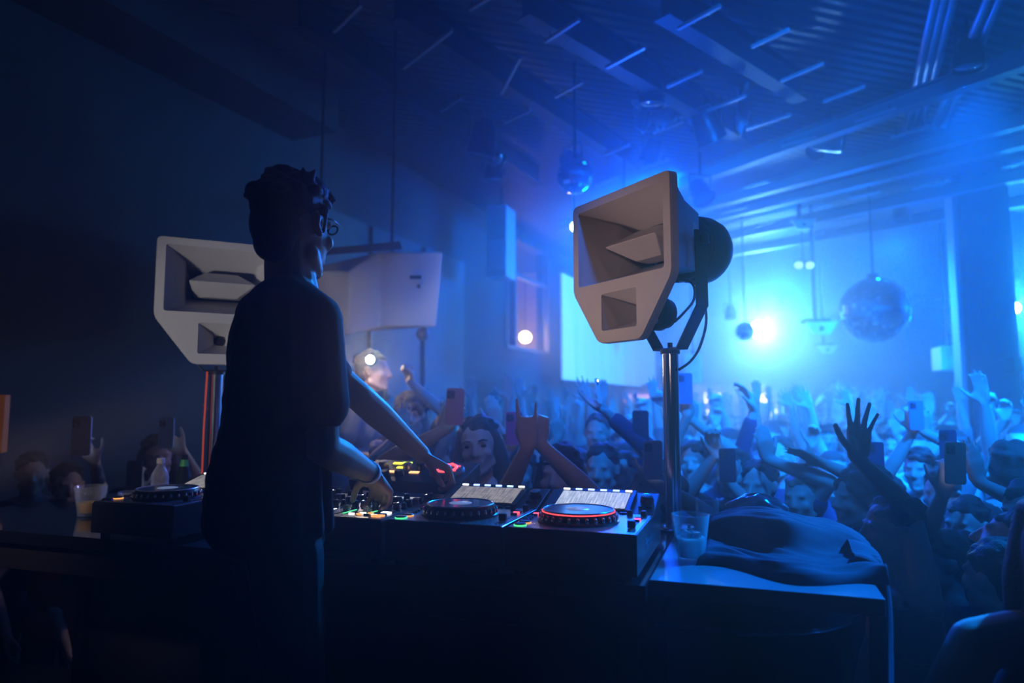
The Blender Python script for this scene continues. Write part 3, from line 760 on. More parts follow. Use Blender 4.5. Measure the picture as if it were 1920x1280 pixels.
# ---------------------------------------------------------------- mixer
MX0 = -1.090; MW = .410
T = empty('dj_mixer', B(MX0, 0), RHO, 'black DJ mixer crowded with knobs under the right hand of the man in black', 'mixer')
q = MB(); q.bbox((MW / 2, .215, .058), (MW, .43, .096), .004); q.build('casing', M_case, T)
for x in (.03, MW - .03):
    for y in (.03, .40):
        q = MB(); q.cyl((x, y, 0), (x, y, .0105), .014, 12); q.build('foot', M_rubber, T)
q = MB(); q.bbox((MW / 2, .215, .107), (MW - .01, .42, .002), .0005); q.build('faceplate', mat('mixer_plate', (.10, .10, .11), .35, metal=.3), T)
q = MB(); q.bbox((.035 + 3 * .068 + .035, .395, .1085), (.09, .03, .002), .0005); q.build('display', mat('mixer_display', (.1, .1, .1), .3, emit=(.7, .75, .8), strength=.5), T)
for ch in range(6):
    x = .034 + ch * .0685
    for k in range(7):
        y = .150 + k * .037
        if (ch, k) in ((3, 6), (4, 6)): continue
        big = (k % 3 != 1)
        r_ = .0105 if big else .008
        q = MB(); q.lathe([(r_ + .002, 0), (r_ + .002, .003), (r_, .004), (r_ * .86, .021 if big else .016), (r_ * .7, .022 if big else .017)], (x + (.003 if k % 2 else -.002), y, .108), (0, 0, 1), 16); kn = q.build('knob', M_black if (ch + k) % 4 else mat('knob_grey', (.18, .18, .2), .4), T, 'auto')
        q = MB(); q.box((x, y + r_ * .5, .1305 if big else .1255), (.0015, r_ * .8, .001)); q.build('pointer_mark', M_led_w if (ch * 3 + k) % 5 == 0 else mat('mark_white', (.7, .7, .7), .5), kn)
    if ch in (1, 2, 3, 4):
        q = MB(); q.bbox((x, .085, .1082), (.005, .085, .002), .0005); q.build('fader_slot', M_black, T)
        q = MB(); q.bbox((x, .070 + (ch * 37 % 40) / 1000, .1165), (.018, .012, .016), .002); q.build('fader_cap', mat('fader_grey', (.25, .25, .27), .4), T)
        q = MB(); q.box((x + .018, .09, .1086), (.005, .07, .0015)); q.build('level_meter', M_led_w if ch < 3 else M_led_g, T)
    else:
        for k in range(4):
            q = MB(); q.bbox((x, .035 + k * .026, .1105), (.026, .016, .006), .001); q.build('pad_or_glare', [M_led_w, M_led_w, M_led_r, M_led_w][k] if ch == 0 else [M_led_o, M_btn, M_led_w, M_btn][k], T)  # left white pads glow in place of a plate lit by the flash
q = MB(); q.bbox((MW / 2, .022, .1082), (.09, .005, .002), .0005); q.build('crossfader_slot', M_black, T)
q = MB(); q.bbox((MW / 2 + .02, .022, .1165), (.012, .02, .016), .002); q.build('crossfader_cap', M_btn, T)
for k in range(9):
    q = MB(); q.bbox((MW - .120 + (k % 5) * .024, .047 + (k // 5) * .022, .1102), (.016, .007, .005), .001); q.build('small_button', [M_led_w, M_led_o, M_btn][k % 3], T)

# ---------------------------------------------------------------- effects unit on a low stand behind the mixer
EX = empty('effects_unit', B(-1.07, .47), RHO, 'effects unit with yellow and red displays under the left hand of the man in black', 'effects unit')
rot = Matrix.Rotation(R(16), 3, 'X')
def E(x, y, z): 
    v = rot @ Vector((x, y, z)); return v + Vector((0, 0, .150))
q = MB(); q.bbox(E(.20, .10, -.02), (.42, .20, .04), .004, rot); q.build('casing', M_case, EX)
for x in (.02, .38):
    for y, h_ in ((.03, .120), (.17, .155)): q = MB(); q.cyl((x, y, 0), (x, y, h_), .010, 10); q.build('stand_leg', M_blackmet, EX)
for i, (x, y, dm) in enumerate(((.135, .125, ('disp_yellow', (1, .85, .05))), (.10, .165, ('disp_yellow', (1, .85, .05))), (.135, .170, ('disp_lime', (.7, 1, .1))), (.235, .165, ('disp_red', (1, .06, .1))), (.12, .085, ('disp_amber', (1, .5, .2))), (.205, .085, ('disp_amber', (1, .5, .2))))):
    q = MB(); q.bbox(E(x, y, .0015), (.036, .014, .003), .0005, rot); q.build('display', mat(dm[0], (.1, .1, .1), .3, emit=dm[1], strength=1.6), EX)
for i, (x, y) in enumerate(((.06, .13), (.06, .06), (.165, .115), (.165, .05), (.215, .12), (.115, .04), (.02, .10))):
    q = MB(); q.lathe([(.017, 0), (.018, .003), (.0155, .020), (.012, .0225)], E(x, y, 0), rot @ Vector((0, 0, 1)), 24); q.build('knob', mat('knob_silver', (.5, .5, .5), .3, metal=.5) if i in (0, 2) else M_black, EX, 'auto')
dc = E(.325, .10, 0)
q = MB(); q.lathe([(.062, 0), (.063, .004), (.058, .012), (.050, .014)], dc, rot @ Vector((0, 0, 1)), 40); dd = q.build('control_disc', mat('disc_grey', (.3, .3, .32), .3, metal=.6), EX, 'auto')
q = MB(); q.lathe([(.040, 0), (.040, .002), (.030, .0022), (.030, 0)], dc + rot @ Vector((0, 0, .0145)), rot @ Vector((0, 0, 1)), 32, cap=False); q.build('lit_ring', M_led_r, dd, True)
for k in range(4):
    q = MB(); q.bbox(dc + rot @ Vector((.045 * math.cos(k - .5), .045 * math.sin(k - .5), .0155)), (.008, .004, .002), .0004, rot); q.build('red_light', M_led_r, dd)

# ---------------------------------------------------------------- drinks
def tumbler(loc, r0, r1, h, label, drink=None, level=.5, group=None, ice=False):
    T = empty('tumbler', loc, 0, label, 'glass', group)
    q = MB(); tb = .012
    prof = [(r0 * .96, 0), (r0, .003), (r1, h), (r1 - .0025, h + .001), (r1 - .004, h - .001), (r0 - .003, tb), (0.001, tb - .001)]
    q.lathe(prof, (0, 0, 0), (0, 0, 1), 40); q.build('glass_wall', M_glass, T, True)
    if drink:
        rl = r0 + (r1 - r0) * level
        q = MB(); q.lathe([(r0 - .0045, tb + .001), (rl - .0052, h * level), (.001, h * level + .0005)], (0, 0, 0), (0, 0, 1), 40); dr = q.build('drink', drink, T, 'auto')
        if ice:
            for k in range(5):
                a = k * 1.3; q = MB(); q.bbox((math.cos(a) * r0 * .45, math.sin(a) * r0 * .45, h * level + .004), (.022, .022, .018), .004, Euler((a, .4 * k, a)).to_matrix())
                q.build('ice_cube', mat('ice', (.7, .85, 1), .1, trans=.6), T)
    return T
M_drinkB = mat('cloudy_drink', (.85, .92, .96), .3, sss=1.0)
M_drinkA = mat('amber_drink', (1.0, .50, .04), .2, sss=.6)
pR = PZ(1296, 1052, TABZ + .001)
tumbler(pR, .034, .050, .122, 'tumbler of cloudy blue-lit drink standing in front of the jacket', M_drinkB, .52, 'drinks on the table', True)
pL = PZ(168, 966, TABZ + .001)
tumbler(pL, .040, .056, .108, 'tumbler of amber drink on the left table end', M_drinkA, .46, 'drinks on the table')
tumbler(B(.125, .60), .032, .036, .12, 'dark tall glass standing between the pole and the jacket', mat('dark_drink', (.10, .04, .02), .2, trans=.3), .6, 'drinks on the table')
tumbler(B(-2.02, .42), .036, .044, .075, 'low empty tumbler between the amber drink and the left player', None, 0, 'drinks on the table')
tumbler(B(-1.92, .53), .034, .040, .07, 'small clear glass right of the low tumbler, by the left player', None, 0, 'drinks on the table')
# water bottle behind the left player
wl = P(300, 900, 2.62); wl.z = TABZ
T = empty('water_bottle', (wl.x, wl.y, TABZ), 0, 'clear plastic water bottle with white cap and blue label', 'bottle')
prof = [(.028, 0), (.031, .006), (.031, .04), (.0295, .044), (.031, .048), (.031, .12), (.0295, .124), (.031, .128), (.031, .14), (.027, .158), (.016, .176), (.0125, .184), (.0125, .196)]
q = MB(); q.lathe(prof, (0, 0, .0), (0, 0, 1), 32); q.build('bottle_body', glassy('clear_plastic', (.85, .9, 1), .22, .8), T, True)
q = MB(); q.lathe([(.0145, .190), (.0148, .193), (.0148, .207), (.013, .209)], (0, 0, 0), (0, 0, 1), 24); q.build('cap', mat('cap_white', (.85, .85, .88), .4), T, 'auto')
q = MB(); q.lathe([(.0316, .060), (.0316, .112)], (0, 0, 0), (0, 0, 1), 40, cap=False); q.build('label_band', mat('label_blue', (.30, .32, .75), .4), T, True)
# beer bottle neck with green label further back
b2 = P(345, 890, 2.85); b2.z = TABZ
T = empty('beer_bottle', (b2.x, b2.y, TABZ), 0, 'dark bottle with a green neck label beside the left pole', 'bottle')
q = MB(); q.lathe([(.030, 0), (.031, .1), (.028, .13), (.013, .17), (.012, .205)], (0, 0, 0), (0, 0, 1), 24); q.build('bottle_body', mat('dark_bottle', (.02, .03, .02), .1), T, True)
q = MB(); q.lathe([(.0185, .158), (.0135, .185)], (0, 0, 0), (0, 0, 1), 24, cap=False); q.build('neck_label', mat('neck_green', (.1, .6, .15), .4), T, True)

# ---------------------------------------------------------------- jacket heaped on the wing
def fold_noise(x, y, s=1.0):
    return (math.sin(x * 23 + 3 * math.sin(y * 17)) * .5 + math.sin(x * 11 - y * 31 + 1.7) * .35 + math.sin(y * 47 + x * 19) * .2) * s
def jacket():
    NX, NY = 90, 60
    top = []; bot = []
    for j in range(NY + 1):
        v_ = j / NY
        for i in range(NX + 1):
            u_ = i / NX
            # footprint in booth coordinates
            front = .150 + .035 * math.sin(u_ * 7.0 + .6) * (1 - u_ * .3) - .02 * u_ + (.05 * (1 - u_) ** 2)
            s_ = .115 + u_ * .435; t_ = front + v_ * (.60 - front) + .02 * math.sin(u_ * 9)
            edge = min(1, v_ / .05) ** .5 * min(1, (1 - v_) / .12) ** .5 * min(1, u_ / .06) ** .5 
            body = .030 + .004 * fold_noise(u_ * .8, v_ * 2.0) + .006 * math.sin(v_ * 52 + u_ * 4 + 1.5 * math.sin(u_ * 6)) * max(0, 1 - v_ * 2.2) + .004 * math.sin(u_ * 14 + v_ * 3)
            humpc = 1 / (1 + math.exp(-(v_ - (.43 + .10 * (2 * u_ - 1) ** 2)) * 42))
            arch = max(0, math.sin(math.pi * min(1, max(0, (u_ * .96 + .02))))) ** .45
            hump = humpc * arch * (.098 - .045 * (u_ - .12) - .02 * abs(u_ - .5) - .05 * max(0, v_ - .8)) 
            z = edge * (body + hump) + .002
            sx = s_; drop = 0
            over = s_ - .515
            if over > 0: drop = 0
            top.append((sx, t_, z)); bot.append((sx, t_, .0012))
    n = (NX + 1)
    vs_ = top + bot; fs = []
    o_ = len(top)
    for j in range(NY):
        for i in range(NX):
            a = j * n + i; fs.append((a, a + 1, a + 1 + n, a + n)); fs.append((o_ + a, o_ + a + n, o_ + a + 1 + n, o_ + a + 1))
    for i in range(NX): fs.append((i, o_ + i, o_ + i + 1, i + 1)); a = NY * n + i; fs.append((a, a + 1, o_ + a + 1, o_ + a))
    for j in range(NY): a = j * n; fs.append((a, a + n, o_ + a + n, o_ + a)); a = j * n + NX; fs.append((a, o_ + a, o_ + a + n, a + n))
    q = MB(); q.add(vs_, fs)
    M_j = mat('jacket_cloth', (.035, .045, .085), .85, noise=.2, nscale=60, bump=.15, bscale=500)
    J = q.build('jacket', M_j, None, True, loc=B(0, 0), rotz=RHO)
    tag(J, 'dark blue jacket heaped on the right table wing, sleeve hanging down', 'jacket')
    # sleeve hanging off the end of the wing
    q = MB(); rows = []
    NXs, NYs = 26, 30
    for j in range(NYs + 1):
        v_ = j / NYs
        for i in range(NXs + 1):
            a = i / NXs * 2 * math.pi
            # path over the edge and down
            if v_ < .25: k = v_ / .25; cx, cz = .49 + .055 * math.sin(k * math.pi / 2), .03 - .03 * (1 - math.cos(k * math.pi / 2)) + .01; nx, nz = math.sin(k * math.pi / 2), math.cos(k * math.pi / 2)
            else: k = (v_ - .25) / .75; cx, cz = .548 + .006 * math.sin(k * 5), .01 - k * .34; nx, nz = 1, 0
            wid = .12 - .03 * v_ + .012 * math.sin(v_ * 9)
            cy = .36 - .05 * v_ + wid * math.cos(a)
            th = .016 * (1 + .5 * math.sin(a * 5 + v_ * 4))
            rows.append((cx + nx * th * math.sin(a), cy, cz + nz * th * math.sin(a)))
    n = NXs + 1; fs = [(j * n + i, j * n + i + 1, (j + 1) * n + i + 1, (j + 1) * n + i) for j in range(NYs) for i in range(NXs)]
    q.add(rows, fs); q.build('sleeve', M_j, J, True)
jacket()
# rolled silvery bag behind the jacket
def bag():
    q = MB(); NX, NY = 36, 22; vs_ = []
    for j in range(NY + 1):
        th = math.pi * j / NY
        for i in range(NX):
            a = 2 * math.pi * i / NX
            r_ = 1 + .10 * math.sin(a * 5 + th * 4) + .07 * math.sin(a * 9 - th * 7)
            vs_.append((.095 * r_ * math.sin(th) * math.cos(a), .055 * r_ * math.sin(th) * math.sin(a), .062 + .060 * math.cos(th) * (1 + .06 * math.sin(a * 3))))
    fs = [(j * NX + i, j * NX + (i + 1) % NX, (j + 1) * NX + (i + 1) % NX, (j + 1) * NX + i) for j in range(NY) for i in range(NX)]
    q.add(vs_, fs); o = q.build('plastic_bag', mat('bag_film', (.25, .35, .5), .18, metal=.4), None, True, loc=B(.275, .715, TABZ + .005), rotz=RHO)
    tag(o, 'crumpled shiny bag between the dark glass and the jacket', 'bag')
bag()
# headphones lying behind the players
q = empty('headphones', B(-.36, .58), RHO + .6, 'black headphones lying on the table behind the two right players', 'headphones')
hp = MB(); pts = []
for k in range(15):
    a = math.pi * k / 14; pts.append((.078 * math.cos(a), 0.012, .03 + .095 * math.sin(a)))
hp.tube(pts, .008, 8); hp.build('headband', M_black, q, True)
for s_ in (-1, 1):
    hp = MB(); hp.lathe([(.030, 0), (.036, .004), (.036, .018), (.028, .028)], (s_ * .070, .012, .042), (s_, 0, .15), 24); hp.build('ear_cup', M_black, q, 'auto')
    hp = MB(); hp.lathe([(.034, 0), (.036, .006), (.030, .016)], (s_ * .068, .012, .042), (-s_, 0, -.15), 24); hp.build('ear_pad', M_rubber, q, 'auto')
# ---------------------------------------------------------------- people
M_skin = mat('skin', (.46, .32, .28), .55, vary=.25)
M_skinDJ = mat('skin_dj', (.50, .30, .22), .5)
M_hair = mat('hair_dark', (.022, .015, .012), .6, vary=.5, bump=.4, bscale=160)
M_hairDJ = mat('hair_dj', (.010, .008, .007), .55, bump=.5, bscale=220)
M_shirt = [mat('shirt_black', (.012, .012, .015), .9), mat('shirt_grey', (.30, .30, .32), .9, noise=.15), mat('shirt_white', (.6, .6, .62), .9, noise=.1),
           mat('shirt_navy', (.02, .03, .09), .9), mat('shirt_green', (.35, .75, .15), .9), mat('shirt_mixed', (.16, .16, .18), .9, vary=.6), mat('shirt_red', (.35, .04, .03), .9)]
M_pants = mat('trousers_dark', (.015, .015, .022), .9)

class Body(MB):
    """collects tapered capsules and ellipsoids, each with a cloth/skin tag, then fuses them into one continuous surface"""
    def __init__(s): super().__init__(); s.prims = []
    def cap(s, p0, r0, p1, r1, tg=0, n=12):
        p0 = Vector(p0); p1 = Vector(p1); L = (p1 - p0).length
        if L < 1e-5: L = 1e-5; p1 = p0 + Vector((0, 0, 1e-5))
        prof = []
        for k in range(4): a = math.pi / 2 * (k + .15) / 4; prof.append((r0 * math.sin(a), -r0 * math.cos(a)))
        prof.append((r0, 0)); prof.append((r1, L))
        for k in range(4): a = math.pi / 2 * (3.85 - k) / 4; prof.append((r1 * math.sin(a), L + r1 * math.cos(a)))
        s.lathe(prof, p0, p1 - p0, n); s.prims.append((p0, p1, r0, r1, tg)); return s
    def el(s, c, rad, rot=None, tg=0):
        s.ell(c, rad, rot, 18, 12)
        c = Vector(c); rr = Vector(rad); k = max(range(3), key=lambda i: rr[i]); ax = Vector((0, 0, 0)); ax[k] = 1
        if rot is not None: ax = rot @ ax
        m_ = sorted(rr)[1]; h = max(0, rr[k] - m_)
        s.prims.append((c - ax * h, c + ax * h, m_, m_, tg)); return s
    def fuse(s, name, mats, voxel=.01, smooth=2, parent=None, tags=True, keep=True):
        me = bpy.data.meshes.new('tmp'); me.from_pydata(s.v, [], s.f); me.update()
        o = bpy.data.objects.new('tmp', me); COL.objects.link(o)
        m1 = o.modifiers.new('r', 'REMESH'); m1.mode = 'VOXEL'; m1.voxel_size = voxel; m1.use_smooth_shade = True
        if smooth:
            m2 = o.modifiers.new('s', 'SMOOTH'); m2.iterations = smooth; m2.factor = .5
        dg = bpy.context.evaluated_depsgraph_get(); out = bpy.data.meshes.new_from_object(o.evaluated_get(dg))
        bpy.data.objects.remove(o); bpy.data.meshes.remove(me)
        out.materials.clear()
        for m in mats: out.materials.append(m)
        nf = len(out.polygons)
        if tags and len(mats) > 1 and nf:
            co = np.empty(nf * 3, np.float32); out.polygons.foreach_get('center', co); co = co.reshape(-1, 3)
            best = np.full(nf, 1e9, np.float32); idx = np.zeros(nf, np.int32)
            for (p0, p1, r0, r1, tg) in s.prims:
                a = np.array(p0, np.float32); b = np.array(p1, np.float32); ab = b - a; L2 = max(float(ab @ ab), 1e-9)
                t = np.clip(((co - a) @ ab) / L2, 0, 1); d = np.linalg.norm(co - (a + t[:, None] * ab), axis=1) - (r0 + (r1 - r0) * t)
                mk = d < best; best[mk] = d[mk]; idx[mk] = tg
            out.polygons.foreach_set('material_index', idx)
        out.polygons.foreach_set('use_smooth', [True] * nf)
        out.name = name
        o = bpy.data.objects.new(name, out); COL.objects.link(o)
        if parent is not None: o.parent = parent
        return o

def frame(f, up=(0, 0, 1)):
    f = Vector(f).normalized(); u = Vector(up); r = f.cross(u).normalized(); u = r.cross(f).normalized()
    return r, f, u

def head(b, c, f, up, s=1.0, tg=0, detail=True, jaw=1.0):
    r, f, u = frame(f, up); Q = Matrix((r, f, u)).transposed()
    def L(x, y, z): return Vector(c) + (r * x + f * y + u * z) * s
    b.el(L(0, -.012, .022), (.074 * s, .094 * s, .088 * s), Q, tg)
    b.el(L(0, .024, -.030), (.060 * s, .070 * s, .082 * s), Q, tg)
    b.el(L(0, .036, -.082), (.043 * s, .046 * s, .034 * s), Q, tg)
    if detail:
        b.cap(L(-.034, .078, .018), .011 * s, L(.034, .078, .018), .011 * s, tg)
        b.cap(L(0, .086, .012), .008 * s, L(0, .108, -.030), .0125 * s, tg)
        b.cap(L(-.012, .094, -.034), .009 * s, L(.012, .094, -.034), .009 * s, tg)
        b.cap(L(-.019, .083, -.062), .0085 * s, L(.019, .083, -.062), .0085 * s, tg)
        b.cap(L(-.016, .082, -.074), .009 * s, L(.016, .082, -.074), .009 * s, tg)
        b.el(L(0, .076, -.102), (.022 * s, .018 * s, .017 * s), Q, tg)
        for k in (-1, 1):
            b.el(L(k * .038, .062, -.030), (.024 * s, .022 * s, .022 * s), Q, tg)
            b.cap(L(k * .050, .0, -.065), .02 * s, L(k * .020, .058, -.096), .017 * s, tg)
            b.cap(L(k * .074, -.008, .014), .010 * s, L(k * .084, -.020, .016), .007 * s, tg)
            b.cap(L(k * .084, -.020, .016), .0065 * s, L(k * .082, -.018, -.010), .006 * s, tg)
            b.cap(L(k * .076, -.002, -.022), .008 * s, L(k * .082, -.014, -.010), .006 * s, tg)
            b.cap(L(k * .082, -.004, .018), .005 * s, L(k * .078, .0, -.004), .005 * s, tg)
    return L, Q

FING = [(-.030, .086, (.036, .022, .019), .0085), (-.010, .092, (.042, .026, .021), .0088), (.010, .090, (.039, .024, .020), .0085), (.029, .082, (.030, .018, .017), .0075)]
def hand(b, w, d, n, side, pose='open', s=1.0, tg=0, fat=1.0):
    """w wrist, d towards the fingers, n out of the palm, side=+1: thumb towards d x n"""
    d = Vector(d).normalized(); n = Vector(n); n = (n - d * n.dot(d)).normalized(); a = d.cross(n).normalized() * side   # a = thumb side
    w = Vector(w)
    def L(x, y, z): return w + (a * -x + d * y + n * z) * s       # x<0 is the thumb side
    curl = {'open': (.12, .10, .10, .14), 'spread': (.05, .04, .05, .08), 'relax': (.45, .5, .55, .6), 'fist': (1.45, 1.5, 1.5, 1.5), 'grip': (.75, .75, .8, .85),
            'point': (.05, 1.45, 1.5, 1.5), 'horns': (.08, 1.45, 1.45, .12), 'claw': (.95, 1.0, 1.0, 1.0), 'pinch': (.9, 1.0, 1.15, 1.25), 'flop': (.35, .4, .45, .5), 'two': (.05, .08, 1.45, 1.5)}[pose]
    spr = {'spread': .30, 'open': .13, 'claw': .16}.get(pose, .04)
    # palm
    for (x, y, ph, r_) in FING:
        b.cap(L(x * .55, .004, 0), .0135 * s, L(x, y - .004, 0), .0125 * s * (r_ / .0085), tg, 10)
    b.cap(L(-.020, .018, .006), .016 * s, L(-.030, .050, .008), .013 * s, tg, 10)
    b.cap(L(.022, .020, .006), .014 * s, L(.026, .060, .004), .012 * s, tg, 10)
    for i, (x, y, ph, r_) in enumerate(FING):
        p = L(x, y, 0); sp = (x / .030) * spr
        base = (d * math.cos(sp) - a * math.sin(sp)).normalized(); ang = 0; c_ = curl[i]
        for k, l in enumerate(ph):
            ang += c_ * (.95, 1.05, .75)[k] if c_ > 1.2 else c_ * (.8, 1.0, .7)[k]
            dr = base * math.cos(ang) + n * math.sin(ang)
            q_ = p + dr * l * s
            b.cap(p, r_ * s * fat * (1.06 - .1 * k), q_, r_ * s * fat * (.98 - .1 * k), tg, 10); p = q_
    p = L(-.026, .022, .008)
    if pose in ('spread', 'open'): dirs = [(-.80, .55, .15), (-.66, .74, .12), (-.55, .83, .10)]
    elif pose in ('fist', 'point', 'horns', 'two'): dirs = [(-.45, .70, .55), (.25, .75, .6), (.85, .35, .30)]
    elif pose == 'pinch': dirs = [(-.45, .60, .65), (-.05, .70, .7), (.1, .6, .8)]
    else: dirs = [(-.60, .65, .45), (-.40, .80, .45), (-.25, .85, .45)]
    for k, (v, l) in enumerate(zip(dirs, (.040, .030, .024))):
        v = Vector(v).normalized(); q_ = p + (a * -v.x + d * v.y + n * v.z) * l * s
        b.cap(p, (.0135, .0105, .0098)[k] * s * fat, q_, (.0110, .0098, .0085)[k] * s * fat, tg, 10); p = q_
    return L

def ik(S, W, l1, l2, pole):
    S = Vector(S); W = Vector(W); v = W - S; d = v.length
    if d > (l1 + l2) * .995: W = S + v.normalized() * (l1 + l2) * .995; v = W - S; d = v.length
    u = v.normalized(); x = (l1 * l1 - l2 * l2 + d * d) / (2 * d); h = math.sqrt(max(0, l1 * l1 - x * x))
    p = Vector(pole); p = (p - u * p.dot(u))
    p = p.normalized() if p.length > 1e-4 else Vector((0, 0, -1))
    return S + u * x + p * h, W

PH = {}
def phone_mesh():
    """prototype phone: case, camera island, lenses, screen; z up, back faces -Y"""
    def outl(w, h, r): return rounded([(-w / 2, -h / 2), (w / 2, -h / 2), (w / 2, h / 2), (-w / 2, h / 2)], r, 5)
    M = Matrix(((1, 0, 0), (0, 0, 1), (0, 1, 0))).to_4x4()
    T = {}
    q = MB(); q.prism(outl(.074, .150, .012), -.0045, .0045, M=M); T['case'] = q
    q = MB(); q.prism([(x - .018, z + .048) for x, z in outl(.032, .034, .008)], -.0065, -.0040, M=M); T['camera_island'] = q
    q = MB()
    for (x, z) in ((-.025, .056), (-.025, .040), (-.011, .048)): q.lathe([(.0065, 0), (.0065, .0025), (.004, .003)], (x, -.0060, z), (0, -1, 0), 14)
    T['camera_lens'] = q
    q = MB(); q.prism(outl(.068, .144, .010), .0046, .0052, M=M); T['phone_screen'] = q
    return T
def phone(c, up=(0, 0, 1), back=(0, -1, 0), color=(.5, .5, .55), label='', lit=0.0, group='phones held up in the crowd', s=1.0, flashlight=False):
    up = Vector(up).normalized(); bk = Vector(back); bk = (bk - up * bk.dot(up)).normalized(); y = -bk; x = y.cross(up)
    T = empty('phone', c, 0, label, 'phone', group)
    T.matrix_world = Matrix.Translation(c) @ Matrix((x, y, up)).transposed().to_4x4() @ Matrix.Scale(s, 4)
    k = 'phone_case_%d_%d_%d' % tuple(int(v * 100) for v in color)
    pm = phone_mesh()
    pm['case'].build('case', mat(k, color, .25, coat=.5), T, bevel=.0012)
    pm['camera_island'].build('camera_island', mat(k + 'i', [v * .35 for v in color], .2), T)
    for (lx, lz) in ((-.025, .056), (-.025, .040), (-.011, .048)):
        q = MB(); q.lathe([(.0065, 0), (.0065, .0025), (.004, .003)], (lx, -.0060, lz), (0, -1, 0), 14); q.build('camera_lens', M_black, T)
    pm['phone_screen'].build('phone_screen', mat('phone_screen_lit', (.1, .1, .1), .2, emit=(.35, .55, .9), strength=.6), T)
    if flashlight:
        q = MB(); q.lathe([(.004, 0), (.004, .001)], (-.008, -.0066, .060), (0, -1, 0), 12); q.build('torch', mat('torch_white', (1, 1, 1), .5, emit=(1, 1, 1), strength=60), T)
    return T

def clothes_shell(S, sh, H, sleeve, ls, ftag=0):
    pass

